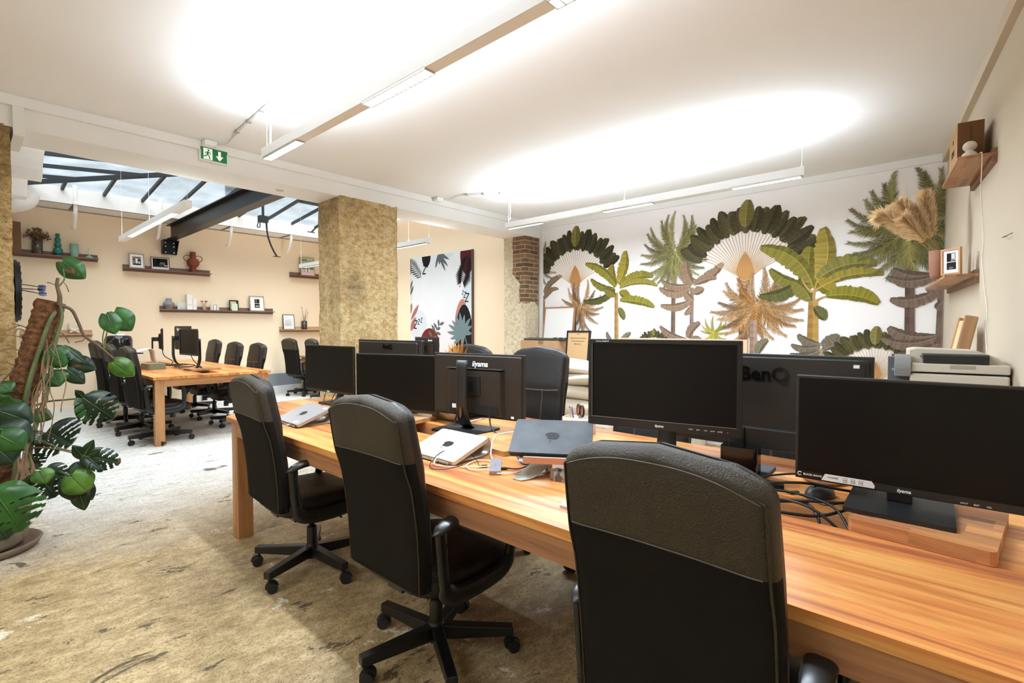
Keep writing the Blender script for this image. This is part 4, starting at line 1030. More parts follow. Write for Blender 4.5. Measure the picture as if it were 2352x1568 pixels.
# ---- things on the far table
z7 = LZ+.0012
riser('wooden board under the nearest screen of the far table', (2.10, 7.30), .34, .36, .025, .05, z=z7)
riser('wooden board under the middle monitor of the far table', (1.90, 8.0), .30, .40, .025, 0, z=z7)
t = thing('laptop_stand', 'white bent laptop stand holding a tilted keyboard on the far table', 'laptop stand', (1.75, 8.35, z7), .1)
g = MB(); P = bez([(-.30, 0, .16), (-.05, 0, .24), (.02, 0, .245), (.05, 0, .20), (.07, 0, .08), (.12, 0, .0)], 5); V = [q for p in P for q in ((p.x, -.11, p.z), (p.x, .11, p.z))]
g.add(V, [(2*i, 2*i+1, 2*i+3, 2*i+2) for i in range(len(P)-1)], smooth=True); o = g.build('bent_plate', mat('white_metal', '#e9e2db', .35), t); o.modifiers.new('solid', 'SOLIDIFY').thickness = .006
g = MB(); g.box((-.22, 0, .195), (.26, .24, .014), M=Tm((0, 0, 0), 0, 0)); o = g.build('keyboard_tray', plast, t)
g = MB(); g.prism(rr(.20, .30, .03, 4), 0, .075)
tag(g.build('patterned_box', mat('speckled_green', '#6f7358', .6, var=.5, vscale=60), loc=(1.70, 7.85, z7), rot=.1, bevel=.006), 'speckled green box with rounded corners on the far table', 'box')
cable('monitor_cable', 'loose black cable loops on the far table between the screens', [(2.0, 7.9, z7+.03), (1.9, 7.7, z7+.03), (1.95, 7.5, z7+.03), (2.1, 7.55, z7+.04), (2.05, 7.75, z7+.05), (1.92, 7.6, z7+.04)], .006)
cable('monitor_cable', 'black cable hanging from the nearest screen of the far table', [(2.0, 7.4, .98), (2.02, 7.3, .88), (2.08, 7.22, z7+.03), (2.1, 7.4, z7+.03)], .005)
cable('monitor_cable', 'thin black cables hanging from the furthest monitor back', [(2.02, 8.8, 1.0), (2.02, 8.7, .9), (2.05, 8.4, z7+.06), (2.0, 8.3, z7+.02)], .006)
# water cooler-like dark appliance behind the chairs
t = thing('water_dispenser', 'glossy dark rounded appliance with a white top at the far end of the far table', 'appliance', (1.60, 9.35, z7), 0)
g = MB(); g.lathe([(.15, 0), (.16, .01), (.16, .04)], n=32); g.build('base', plast, t)
g = MB(); g.lathe([(.158, .04), (.17, .06), (.17, .36), (.155, .41), (.12, .425), (0, .425)], n=32); g.build('drum', mat('smoked_glass', '#1d2023', .08), t)
g = MB(); g.lathe([(.08, .425), (.08, .445), (0, .445)], n=24); g.build('lid', mat('white_lid', '#f1efec', .4), t)
t = thing('paper_stack', 'stack of white papers on the table behind the pillar chairs', 'papers', (4.72, 8.95, DZ+.001), .2)
g = MB()
for i in range(5): g.box((.01*i, 0, .004+.008*i), (.30, .21, .0075), M=Tm(rz=.03*i))
g.build('sheets', mat('paper_white', '#efede9', .8), t)
for i, xx in enumerate((.305, .345)):
    g = MB(); g.cyl((0, 0, 0), (0, -.02, 0), .028, n=18); g.cyl((0, -.018, 0), (0, -.026, 0), .02, n=18, mat=1)
    tag(g.build('wall_socket', [white, mat('socket_grey', '#a59d90', .4)], loc=(1.30+.095*i, YC-.02, .075)), ['left round socket in the far skirting behind the plant', 'right round socket in the far skirting behind the plant'][i], 'wall socket')
# dried palm leaf in a pot at the table behind
t = thing('dried_palm_leaf', 'dried golden fan palm leaf in a bottle behind the tall monitor', 'dried leaf', (2.10, 2.34, ZT), 0)
g = MB(); g.lathe([(.035, 0), (.04, .01), (.04, .12), (.014, .17), (.014, .20)], n=16); g.build('bottle', mat('dark_bottle', '#2b2018', .15), t)
gold_l = mat('dried_gold', '#b5772c', .7, var=.25, vscale=20); gold_l2 = mat('dried_straw', '#d9a866', .8, var=.2, vscale=30)
g = MB(); g.tube([(0, 0, .19), (0, .0, .36)], .004, 6)
random.seed(3)
for i in range(34):
    a = math.radians(18+92*i/33); L_ = .17+.02*math.sin(i*1.7)
    c, s_ = math.cos(a), math.sin(a); b = Vector((.01*math.sin(i), 0, .30)); tip = b+Vector((.02*math.cos(i*2.1), -c*L_*.0+(c*L_), s_*L_))
    w2 = Vector((.012, -s_*.005, c*.005)); md = (b+tip)/2
    g.add([b, md+w2*.6, tip, md-w2*.6], [(0, 1, 2, 3)]); 
g.build('fan', gold_l, t)
g = MB()
for i in range(70):
    a = random.uniform(.02, .55); L_ = random.uniform(.13, .21); b = Vector((-.02, .02, .285)); q = Vector((-.02+random.uniform(-.02, .02), math.cos(a)*L_, .275+math.sin(a)*L_*.7)); g.tube([b, (b+q)/2+Vector((0, 0, random.uniform(-.01, .012))), q], [.0016, .0012, .0004], 4)
g.build('straw_fringe', gold_l2, t)
# ================================================================ FAR CREAM WALL: LEDGES AND WHAT STANDS ON THEM
walnut = wood('walnut', '#4b3024', '#7a5644', '#94705c', axis=0, plank=.5, rough=.5)
oakl = wood('pale_oak', '#a8794c', '#cfa274', '#dfba90', axis=0, plank=.5, rough=.5)
def ledge(label, x0, x1, z, m, depth=.11):
    t = thing('wall_shelf', label, 'shelf', ((x0+x1)/2, YC, z), 0, 'picture ledges on the far wall'); X = (x1-x0)/2
    g = MB(); g.box2((-X, -depth, 0), (X, 0, .018)); g.build('ledge_board', m, t, bevel=.001)
    g = MB(); g.box2((-X, -.018, -.03), (X, -.001, .0)); g.box2((-X, -.016, .018), (X, -.001, .075)); g.build('back_strip', m, t)
    return t
zA, zB, zC, zD, zE, zF = 2.37, 2.262, 1.607, 1.20, 1.255, 2.36
ledge('dark walnut ledge at the upper left with vases, partly behind the left pillar', .05, 1.49, zA, walnut)
ledge('dark walnut ledge with two photo frames and a rust vase', 1.80, 3.06, zB, walnut)
ledge('long walnut ledge in the middle with a grey vase and white books', 2.29, 4.16, zC, walnut)
ledge('short pale ledge at the lower left behind the plant', .60, 1.40, zD, oakl)
ledge('short oak ledge with a framed letter and dark glass vase', 4.28, 5.25, zE, oakl)
ledge('short walnut ledge at the upper right with a colourful print', 4.50, 5.60, zF, walnut)
YS = YC-.058
def onl(name, label, cat, x, z, group=None, y=YS): return thing(name, label, cat, (x, y, z+.0185), 0, group)
def lathe_thing(name, label, cat, x, z, prof, m, n=28, part='body', y=YS):
    t = onl(name, label, cat, x, z, y=y); g = MB(); g.lathe(prof, n=n); g.build(part, m, t); return t
def frame(label, x, z, w, h, fm, art, fw=.02, group='framed pictures', lean=.12, y=YC-.035, name='picture_frame', matc='#ece9e4', mw=.05, pics=()):
    t = thing(name, label, 'picture frame', (x, y, z+.0185), 0, group); M = Tm((0, -.045, 0), 0, 0, -lean)
    g = MB(); g.box2((-w/2, -.012, 0), (w/2, .012, fw), M=M); g.box2((-w/2, -.012, h-fw), (w/2, .012, h), M=M); g.box2((-w/2, -.012, fw), (-w/2+fw, .012, h-fw), M=M); g.box2((w/2-fw, -.012, fw), (w/2, .012, h-fw), M=M)
    g.build('frame', fm, t)
    g = MB(); g.box2((-w/2+fw, -.004, fw), (w/2-fw, .008, h-fw), M=M); g.build('mount', mat('mount_'+matc[1:], matc, .8), t)
    if art:
        g = MB()
        for (a, b, c, d, col) in art: g.box2((a*w, -.0055-.0004*len(g.f)/6, b*h), (c*w, -.004, d*h), M=M, mat=0); 
        # colour per patch
        k = 0
        for q in range(len(art)):
            for f in range(6): g.c[q*6+f] = lin(art[q][4])
        g.build('picture', vcmat('print_ink'), t)
    return t
ash = mat('weathered_frame', '#a4937f', .6, var=.15, vscale=30); brown_f = mat('brown_frame', '#6f5442', .55); black_f = mat('black_frame', '#17161a', .45); oak_f = mat('oak_frame', '#b88a58', .5)
X = lambda u, v: at(u, v, 1, YS).x
# upper left ledge
t = onl('cardboard_box', 'tall brown cardboard box with a round white sticker by the left pillar', 'box', .50, zA); kraft = mat('kraft_card', '#7c5a3f', .85, bump=.05, bscale=80)
g = MB(); g.box2((-.16, -.045, 0), (.13, .045, .43)); g.build('carton', kraft, t, bevel=.002)
g = MB(); g.cyl((-.0, -.046, .385), (-.0, -.047, .385), .038, n=24); g.build('round_sticker', mat('sticker_round', '#e4e4e0', .6), t)
g = MB(); text_mb(g, "KIPLI", .09, Matrix(((0, -1, 0, .0), (0, 0, -1, -.047), (1, 0, 0, .20), (0, 0, 0, 1))), 0); g.build('printed_name', mat('white_print', '#d8cfc0', .7), t)
t = onl('flower_vase', 'smoky glass vase of dried brown flowers on the upper left ledge', 'vase', .80, zA)
g = MB(); g.lathe([(.055, 0), (.057, .01), (.062, .19), (.058, .19), (.053, .012), (0, .012)], n=24); g.build('vase', mat('marbled_glass', '#4a3f38', .2, var=.6, vscale=22), t)
g = MB(); h_ = MB(); random.seed(12)
for i in range(90):
    a = random.uniform(0, 2*PI); r_ = random.uniform(.01, .15)**1; zt_ = .20+random.uniform(.0, .17)*(1-r_/.3)
    p = Vector((r_*math.cos(a), r_*math.sin(a)*.5, zt_+.02)); g.tube([(0, 0, .10), (p.x*.4, p.y*.4, .20), p], .0012, 4)
    for k in range(3):
        c = p+Vector((random.uniform(-.012, .012), random.uniform(-.01, .01), random.uniform(-.012, .012))); s_ = random.uniform(.006, .014)
        h_.add([c+Vector((s_, 0, 0)), c+Vector((-s_, 0, 0)), c+Vector((0, s_, 0)), c+Vector((0, -s_, 0)), c+Vector((0, 0, s_)), c+Vector((0, 0, -s_))], [(0, 2, 4), (2, 1, 4), (1, 3, 4), (3, 0, 4), (2, 0, 5), (1, 2, 5), (3, 1, 5), (0, 3, 5)])
g.build('stems', mat('dry_stem', '#6a5038', .9), t); h_.build('dried_flowers', mat('dry_bloom', '#7d5f40', .9, var=.4, vscale=30), t)
teal = mat('teal_glass', '#1f6f62', .12); sage = mat('sage_ceramic', '#86a794', .55, bump=.1, bscale=60)
xg = X(133, 575)
P = [(.045, 0), (.046, .008), (.02, .018)]
for c, r_, h_2 in ((.060, .058, .05), (.140, .042, .036), (.208, .036, .032), ):
    for k in range(1, 10):
        a = -PI/2+PI*k/10; P.append((.016+(r_-.016)*math.cos(a), c+h_2*math.sin(a)))
P += [(.018, .245), (.026, .252), (.026, .29), (.024, .29), (.022, .25), (0, .25)]
P = [(a*1.0, b*1.12) for a, b in P]
lathe_thing('bubble_vase', 'shiny dark teal vase of stacked bubbles on the upper left ledge', 'vase', xg, zA, P, teal)
lathe_thing('cylinder_vase', 'pale sage cylinder vase on the upper left ledge', 'vase', X(171, 580), zA, [(.048, 0), (.05, .004), (.05, .195), (.046, .195), (.044, .02), (0, .02)], sage)
t = lathe_thing('candle_holder', 'tiny pale green candle holder with a thin taper at the ledge end', 'candle holder', X(205, 588), zA, [(.055, 0), (.05, .012), (.02, .035), (.012, .045), (.012, .06), (0, .06)], sage)
g = MB(); g.cyl((0, 0, .05), (0, 0, .155), .007, n=10); g.build('taper', mat('pale_wax', '#c6d0c0', .6), t)
# second ledge
bw = lambda d, l: [(-.27, .22, .27, .78, '#2a2927'), (-.20, .26, .20, .45, '#0f0f0f'), (-.25, .60, .25, .76, '#7a7873'), (-.08, .32, .06, .66, '#e8e6e1'), (-.24, .30, -.12, .55, '#8b8984'), (.10, .30, .22, .48, '#c3c1bc')]
frame('small weathered frame with a black and white tabletop photo', X(314, 618), zB, .205, .245, ash, bw(0, 0), .014)
frame('brown frame with a dark black and white photo beside the weathered frame', X(368, 622), zB, .265, .215, brown_f, [(-.40, .13, .40, .90, '#1c1b1a'), (-.05, .40, .25, .60, '#6d6b66'), (-.2, .48, -.02, .86, '#060606'), (-.38, .13, .40, .22, '#d6d4cf'), (-.02, .24, .14, .46, '#3f3d3a'), (.2, .3, .38, .4, '#b5b3ae')], .012)
rust = mat('rust_ceramic', '#7d3a22', .65)
t = lathe_thing('amphora_vase', 'rust red vase with two round handles on the middle upper ledge', 'vase', X(444, 625), zB, [(.044, 0), (.046, .085), (.062, .10), (.088, .13), (.098, .165), (.092, .20), (.066, .235), (.045, .245), (.044, .25), (.044, .355), (.040, .355), (.038, .25), (0, .25)], rust)
for s_ in (-1, 1):
    g = MB(); g.tube(bez([(s_*.044, 0, .285), (s_*.09, 0, .295), (s_*.135, 0, .27), (s_*.142, 0, .235), (s_*.12, 0, .20), (s_*.088, 0, .185)], 6), .006, 8); g.build('handle', rust, t)
# long middle ledge
gvz = mat('grey_ceramic', '#7f7f80', .5)
lathe_thing('grey_vase', 'grey squat vase with a wide neck on the long middle ledge', 'vase', X(388, 708), zC, [(.055, 0), (.058, .03), (.075, .045), (.088, .075), (.086, .10), (.065, .125), (.042, .135), (.042, .185), (.037, .185), (.036, .13), (0, .13)], gvz)
def book(label, x, w, h, m, d=.09, rz=0):
    t = onl('book', label, 'book', x, zC, 'pale books on the long ledge'); g = MB(); g.box2((-w/2, -d/2, 0), (w/2, d/2, h)); g.build('cover', m, t, bevel=.002)
    g = MB(); g.box2((-w*.3, -d/2-.0006, h*.3), (w*.3, -d/2, h*.34)); g.build('spine_title', mat('pale_grey_print', '#bdb8b0', .7), t); return t
bkw = mat('white_book', '#efebe5', .7)
t = onl('greeting_card', 'pale grey card with a thin drawing left of the tall white book', 'card', X(418, 712), zC); g = MB(); g.box2((-.065, -.002, 0), (.065, .002, .125), M=Tm((0, 0, 0), 0, 0, -.08)); g.build('card', mat('card_grey', '#cfd0cb', .7), t)
g = MB(); g.tube([(-.03, -.006, .02), (.0, -.006, .045), (.03, -.006, .06), (.05, -.006, .03)], .001, 4); g.tube([(-.05, -.004, .018), (.05, -.004, .018)], .001, 4); g.build('line_drawing', mat('ink_grey', '#8a8a86', .7), t)
book('taller of the two upright white books', X(435, 711), .085, .265, bkw); book('shorter of the two upright white books', X(445.5, 712)+.005, .055, .20, bkw)
t = onl('pencil_bundle', 'bundle of black tipped sticks in a small glass on the long ledge', 'matches', X(469, 713), zC)
g = MB(); g.lathe([(.03, 0), (.032, .07), (.029, .07), (.028, .006), (0, .006)], n=16); g.build('glass', mat('cloudy_glass', '#b7a999', .2, trans=.4), t)
g = MB(); h_ = MB()
for i, (a, b) in enumerate(((-.045, .0), (-.02, .01), (.02, 0), (.045, -.008), (.03, .01))):
    g.tube([(-a*.3, 0, .005), (a, b, .15)], .004, 6); h_.tube([(a*.93, b, .143), (a*1.05, b, .165)], .0065, 6)
g.build('sticks', mat('bare_stick', '#c3aa88', .8), t); h_.build('black_tips', mat('black_tip', '#1e1a18', .7), t)
t = onl('arch_candlestick', 'cream arch shaped candle holder with a white candle inside', 'candle holder', X(493, 714), zC); g = MB()
g.tube([(-.05, 0, 0), (-.05, 0, .075)]+[(-.05*math.cos(a), 0, .075+.045*math.sin(a)) for a in [PI*k/12 for k in range(1, 12)]]+[(.05, 0, .075), (.05, 0, 0)], .023, 14); g.build('arch', mat('cream_ceramic', '#dcd5c8', .6), t)
g = MB(); g.cyl((0, 0, 0), (0, 0, .095), .024, n=18); g.build('candle', mat('white_wax', '#f3f0ec', .6), t)
frame('black frame holding a green card on the long ledge', X(537, 714), zC, .155, .195, black_f, [(-.38, .12, .26, .88, '#cdbf9a')], .014, matc='#22201e')
t = onl('greeting_card', 'mint green card leaning on the small black frame', 'card', X(538, 716), zC, y=YC-.092); g = MB(); g.box2((-.05, -.002, 0), (.05, .002, .13), M=Tm((0, 0, 0), 0, 0, -.1)); g.build('card', mat('mint_card', '#cfd9b9', .7), t)
frame('larger weathered frame with two stacked photos at the right of the long ledge', X(590, 717), zC, .265, .29, ash, [(-.16, .52, .18, .80, '#1d1c1b'), (-.16, .22, .18, .49, '#232221'), (-.10, .55, .0, .78, '#6f6d69'), (-.10, .28, .14, .38, '#a9a7a2'), (.06, .60, .14, .74, '#3b3a38')], .014)
# lower left ledge
cr = mat('cream_ceramic', '#dcd5c8', .6)
t = onl('looped_candlestick', 'cream double loop candle holder on the lower left ledge behind the plant', 'candle holder', X(171, 770), zD); g = MB()
U = [(-.055, 0, .155), (-.055, 0, .11)]+[(-.055*math.cos(a), 0, .10-.045*math.sin(a)) for a in [PI*k/12 for k in range(0, 13)]]+[(.055, 0, .11), (.055, 0, .155)]
g.tube(U, .02, 14); g.tube([(-.045*math.cos(a), 0, .018+.028*math.sin(a)) for a in [PI*k/12 for k in range(0, 13)]], .017, 12); g.build('loops', cr, t)
t = onl('pine_ornament', 'tiny gold ornament at the left of the lower left ledge', 'ornament', X(133, 771), zD); g = MB(); g.lathe([(.012, 0), (.02, .01), (.01, .02), (.016, .03), (.004, .045), (0, .05)], n=12); g.build('body', mat('gold_metal', '#b08a3c', .3, .8), t)
# lower right ledge
frame('thin black frame with a typed letter on the short right ledge', X(663, 754), zE, .225, .30, black_f, [(-.30, .80, -.05, .82, '#9aa0a6')]+[(-.36, .66-.045*i, .34-.1*(i % 3), .672-.045*i, '#b3b3b1') for i in range(10)], .008, matc='#eeece8')
t = onl('twig_vase', 'dark glass vase with dry twigs beside the framed letter', 'vase', X(699, 755), zE); g = MB(); g.lathe([(.055, 0), (.056, .01), (.056, .175), (.052, .175), (.05, .012), (0, .012)], n=20); g.build('vase', mat('dark_glass', '#3a332c', .12), t)
g = MB(); random.seed(5)
for i, (a, b, h2) in enumerate(((-.05, 0, .46), (-.02, .01, .32), (.05, 0, .42), (.085, .0, .36), (.03, .02, .28))):
    P = bez([(0, 0, .02), (a*.3, b, h2*.5), (a, b, h2)], 6); g.tube(P, .0025, 5)
    for p in P[6:]: g.tube([p, p+Vector((random.uniform(-.015, .015), 0, .015))], [.005, .001], 5)
g.build('twigs', mat('twig', '#6b5a44', .9), t)
# print with green and pink
frame('oak framed green and pink art print on the upper right ledge', X(706, 632), zF, .30, .38, oak_f,
      [(-.42, .08, .42, .34, '#d7b7bd'), (-.42, .34, .42, .46, '#3f8a66'), (-.42, .46, .42, .92, '#9bbfa4'), (-.42, .78, .0, .92, '#6f9f62'), (-.30, .55, .30, .70, '#e9c3c8'), (-.12, .20, -.07, .50, '#e7ddcf'), (-.02, .18, .03, .50, '#a5654a'), (.08, .2, .13, .5, '#e7ddcf'), (-.18, .50, .2, .55, '#26323a'), (-.28, .18, -.18, .26, '#b7ab8d')], .018, matc='#f0eeea')

# ================================================================ POSTER ON THE SIDE WALL
t = thing('leaf_poster', 'large white canvas with painted leaves and sleepy Z letters', 'painting', (XP-.001, 6.82, 1.75)); px0 = XP-.045
tl = at(942.3, 592.7, 0, px0); tr_ = at(1083, 573.8, 0, px0); ytl, ytr, zt_ = tl.y, tr_.y, (tl.z+tr_.z)/2
def PW(u, v): p = at(u, v, 0, px0); return (-p.y, p.z)
loc = Vector(t.location)
g = MB(); g.box2((px0-loc.x, ytr-loc.y, .75-loc.z), (0, ytl-loc.y, zt_-loc.z)); g.build('canvas', mat('canvas_white', '#dcdfe2', .8, bump=.05, bscale=40, var=.02, vscale=4), t)
g = MB(); g.box2((px0-.004-loc.x, ytr-.012-loc.y, .74-loc.z), (0, ytr-loc.y, zt_+.006-loc.z)); g.build('canvas_edge', mat('edge_brown', '#5d4a40', .7), t)
class Flat:
    """flat printed shapes on a wall plane facing -X; later shapes lie above earlier ones"""
    def __init__(s, x, clip=None): s.mb = MB(); s.x = x; s.k = 0; s.clip = clip
    def poly(s, P, col, lift=True):
        if s.clip:
            a, b, c, d = s.clip
            P = [(min(max(p[0], a), b), min(max(p[1], c), d)) for p in P]
        if lift: s.k += 1
        xx = s.x-.0003-s.k*.00001
        n = len(P); ar = sum(P[i][0]*P[(i+1) % n][1]-P[(i+1) % n][0]*P[i][1] for i in range(n))
        if ar > 0: P = P[::-1]
        s.mb.add([(xx, -p[0], p[1]) for p in P][::1], [tuple(range(n))[::-1]], col=lin(col) if isinstance(col, str) else col)
    def line(s, P, w, col, w2=None):
        n = len(P); A, B = [], []
        for i in range(n):
            a = P[max(i-1, 0)]; b = P[min(i+1, n-1)]; dx, dz = b[0]-a[0], b[1]-a[1]; l_ = math.hypot(dx, dz) or 1
            ww = (w+(w2-w)*i/(n-1) if w2 is not None else w)/2
            A.append((P[i][0]-dz/l_*ww, P[i][1]+dx/l_*ww)); B.append((P[i][0]+dz/l_*ww, P[i][1]-dx/l_*ww))
        s.poly(A+B[::-1], col)
    def leaf(s, a, b, w, col, bend=0, sharp=1.0):
        dx, dz = b[0]-a[0], b[1]-a[1]; L_ = math.hypot(dx, dz); nx, nz = -dz/L_, dx/L_; A, B = [], []
        for i in range(13):
            q = i/12; k = bend*L_*4*q*(1-q); ww = w/2*math.sin(PI*q**sharp)**.8
            x, z_ = a[0]+dx*q+nx*k, a[1]+dz*q+nz*k
            A.append((x+nx*ww, z_+nz*ww)); B.append((x-nx*ww, z_-nz*ww))
        s.poly(A+B[::-1], col)
    def ell(s, c, rx, rz, col, a0=0, n=36, rot=0):
        s.poly([(c[0]+rx*math.cos(2*PI*k/n)*math.cos(rot)-rz*math.sin(2*PI*k/n)*math.sin(rot), c[1]+rx*math.cos(2*PI*k/n)*math.sin(rot)+rz*math.sin(2*PI*k/n)*math.cos(rot)) for k in range(n)], col)
    def build(s, name, parent=None, m=None):
        return s.mb.build(name, m or vcmat('print_ink'), parent)
fp = Flat(px0, (-ytl, -ytr, .76, zt_-.002))
fp.ell(PW(936, 612), .12, .27, '#b5806f'); fp.ell(PW(979, 588), .125, .20, '#1c1c1e'); fp.ell(PW(1073, 584), .17, .33, '#4e2120'); fp.ell(PW(1030, 583), .12, .06, '#c8d6dc')
fp.ell(PW(960, 745), .26, .27, '#c9d3d9'); fp.ell(PW(1078, 672), .17, .27, '#c9d3d9'); fp.ell(PW(942, 668), .08, .24, '#c9d3d9')
fp.ell(PW(1058, 727), .13, .30, '#b5806f', rot=-.2); fp.ell(PW(1066, 775), .21, .55, '#1b1b1d'); fp.ell(PW(987, 792), .27, .30, '#6c2e22')
slate = '#5d6569'; slate2 = '#6f8487'; terra = '#a26b61'
def sprig(P0, P1, n, L_, w, col, curve=0, both=True, ang=.9, taper=True, stem=.008):
    a, b = PW(*P0), PW(*P1); dx, dz = b[0]-a[0], b[1]-a[1]; T = math.hypot(dx, dz); ux, uz = dx/T, dz/T
    fp.line([(a[0]+dx*i/8-uz*curve*4*(i/8)*(1-i/8), a[1]+dz*i/8+ux*curve*4*(i/8)*(1-i/8)) for i in range(9)], stem, col)
    for i in range(n):
        q = (i+.6)/n; x, z_ = a[0]+dx*q-uz*curve*4*q*(1-q), a[1]+dz*q+ux*curve*4*q*(1-q); l_ = L_*(1-.45*abs(q-.45)*2 if taper else 1)
        for s_ in ((-1, 1) if both else (1,)):
            cx, cz = ux*math.cos(ang)-s_*uz*math.sin(ang), uz*math.cos(ang)+s_*ux*math.sin(ang)
            fp.leaf((x, z_), (x+cx*l_, z_+cz*l_), w, col)
sprig((968, 638), (940, 602), 9, .20, .028, '#4a4d50', ang=.8)
for tip in ((1000, 616), (1010, 608), (1023, 623), (1029, 612), (1032, 596), (1022, 586)): fp.leaf(PW(1005, 586), PW(*tip), .055, slate, .05)
sprig((1076, 582), (1062, 645), 12, .30, .028, '#1c1416', ang=.75, both=True)
fp.leaf(PW(941, 668), PW(948, 643), .05, slate); fp.leaf(PW(941, 680), PW(950, 656), .06, slate)
for a, b in (((944, 735), (962, 699)), ((943, 752), (956, 728)), ((941, 724), (946, 696)), ((941, 760), (954, 742))): fp.leaf(PW(*a), PW(*b), .085, terra)
a = PW(997, 772); b = PW(1012, 742); fp.line([a, ((a[0]+b[0])/2-.02, (a[1]+b[1])/2), b], .01, slate)
for s0, s1 in (((1001, 763), (991, 745)), ((1005, 757), (996, 741)), ((1008, 750), (1007, 733)), ((1010, 746), (1020, 740)), ((1003, 757), (1012, 752)), ((1001, 763), (1013, 768)), ((993, 774), (985, 760)), ((996, 772), (1006, 780))): fp.leaf(PW(*s0), PW(*s1), .055, slate)
c0 = (1064, 765)
for tip in ((1030, 745), (1027, 762), (1034, 778), (1042, 790), (1060, 796), (1038, 735), (1046, 722), (1056, 716), (1067, 722), (1080, 730), (1084, 748), (1084, 766)): fp.leaf(PW(*c0), PW(*tip), .075, slate2, .03)
fp.ell(PW(*c0), .07, .09, slate2)
fp.line([PW(1066, 768), PW(1076, 800)], .018, slate2)
def zed(u, v, s_, sk=.12):
    x, z_ = PW(u, v); w_ = s_*.62; t_ = s_*.15
    fp.line([(x-w_/2+sk*s_*.5, z_+s_/2), (x+w_/2+sk*s_*.5, z_+s_/2)], t_, '#111214'); fp.line([(x+w_/2+sk*s_*.5, z_+s_/2), (x-w_/2-sk*s_*.5, z_-s_/2)], t_, '#111214'); fp.line([(x-w_/2-sk*s_*.5, z_-s_/2), (x+w_/2-sk*s_*.5, z_-s_/2)], t_, '#111214')
for q in ((975, 619, .15), (982, 609, .07), (1057, 654, .06), (1063, 672, .06), (1068, 677, .09), (1073, 683, .13), (955, 745, .14), (962, 739, .09), (968, 735, .08)): zed(*q)
fo = fp.build('painted_motif'); fo.parent = t; fo.matrix_parent_inverse = Matrix.Translation(-loc)
# ================================================================ PRINTED PALM WALLPAPER
def WP(u, v): p = at(u, v, 0, XP); return (-p.y, p.z)
mu = Flat(XP, (-YB+.0, -.115, .3, 2.72))
def shade(c, k):
    c = lin(c) if isinstance(c, str) else c; k *= .84; return (min(1, c[0]*k), min(1, c[1]*k), min(1, c[2]*k*1.08), 1)
def rot(v, a): return (v[0]*math.cos(a)-v[1]*math.sin(a), v[0]*math.sin(a)+v[1]*math.cos(a))
def curve(a, b, bend, n=14):
    dx, dz = b[0]-a[0], b[1]-a[1]; return [(a[0]+dx*i/n-dz*bend*4*(i/n)*(1-i/n), a[1]+dz*i/n+dx*bend*4*(i/n)*(1-i/n)) for i in range(n+1)]
def frond(a, b, w, col, bend=0, n=34, back=.5):
    """feather leaf: many narrow leaflets off a curved rib"""
    C = curve(a, b, bend, n); L_ = math.hypot(b[0]-a[0], b[1]-a[1])
    for i in range(2, n):
        p = C[i]; d = (C[i+1][0]-C[i-1][0], C[i+1][1]-C[i-1][1]); l_ = math.hypot(*d) or 1; d = (d[0]/l_, d[1]/l_); q = i/n
        ll = w*(.55+.45*math.sin(PI*min(1, q*1.15)))*random.uniform(.8, 1.1)*(1-.25*q)
        for s_ in (-1, 1):
            e = rot(d, s_*(.95-.45*q)*random.uniform(.85, 1.15)); e = (e[0], e[1]-.18)
            tip = (p[0]+e[0]*ll, p[1]+e[1]*ll); h = L_/n*.42
            mid = (p[0]+e[0]*ll*.5, p[1]+e[1]*ll*.5+.004)
            mu.poly([(p[0]-d[0]*h, p[1]-d[1]*h), (mid[0]-d[0]*h*.9, mid[1]-d[1]*h*.9), tip, (mid[0]+d[0]*h*.9, mid[1]+d[1]*h*.9), (p[0]+d[0]*h, p[1]+d[1]*h)], shade(col, random.uniform(.62, 1.35)), lift=(i % 8 == 0 and s_ > 0))
    mu.line(C, .008, shade(col, 1.4), .003)
def banana(a, b, w, col, bend=0, fold=.5, seedv=0, jag=.035):
    """broad torn leaf: light half, dark half, ribs and a notched rim"""
    rnd = random.Random(seedv+int(a[0]*991)+int(b[1]*773)); n = 26; C = curve(a, b, bend, n)
    for s_, k, f in ((1, 1.12, 1.0), (-1, .72, fold)):
        O = []; notch = {rnd.randint(5, n-3) for _ in range(5)}
        for i in range(n+1):
            p = C[i]; q = C[min(i+1, n)]; r_ = C[max(i-1, 0)]; d = (q[0]-r_[0], q[1]-r_[1]); l_ = math.hypot(*d) or 1
            t_ = i/n; ww = w/2*f*(math.sin(PI*(t_*.94+.03))**.55)*(1+jag*rnd.uniform(-1, 1))
            if i in notch: ww *= 1-jag*4.5
            O.append((p[0]-s_*d[1]/l_*ww, p[1]+s_*d[0]/l_*ww))
        for i in range(n):
            mu.poly([C[i], C[i+1], O[i+1], O[i]], shade(col, k*(.86+.28*((i*7) % 5)/4)*rnd.uniform(.92, 1.06)), lift=(i == 0))
    mu.line(C, .011, shade(col, 1.55), .003)
def trunk(a, b, w0, w1, col, rings=26):
    for i in range(rings):
        q0, q1 = i/rings, (i+1)/rings; xa, za = a[0]+(b[0]-a[0])*q0, a[1]+(b[1]-a[1])*q0; xb, zb_ = a[0]+(b[0]-a[0])*q1, a[1]+(b[1]-a[1])*q1
        wa, wb = (w0+(w1-w0)*q0)/2, (w0+(w1-w0)*q1)/2
        mu.poly([(xa-wa, za), (xa, za), (xb, zb_), (xb-wb, zb_)], shade(col, .78+.2*(i % 2)), lift=(i == 0)); mu.poly([(xa, za), (xa+wa, za), (xb+wb, zb_), (xb, zb_)], shade(col, 1.12+.14*(i % 2)), lift=False)
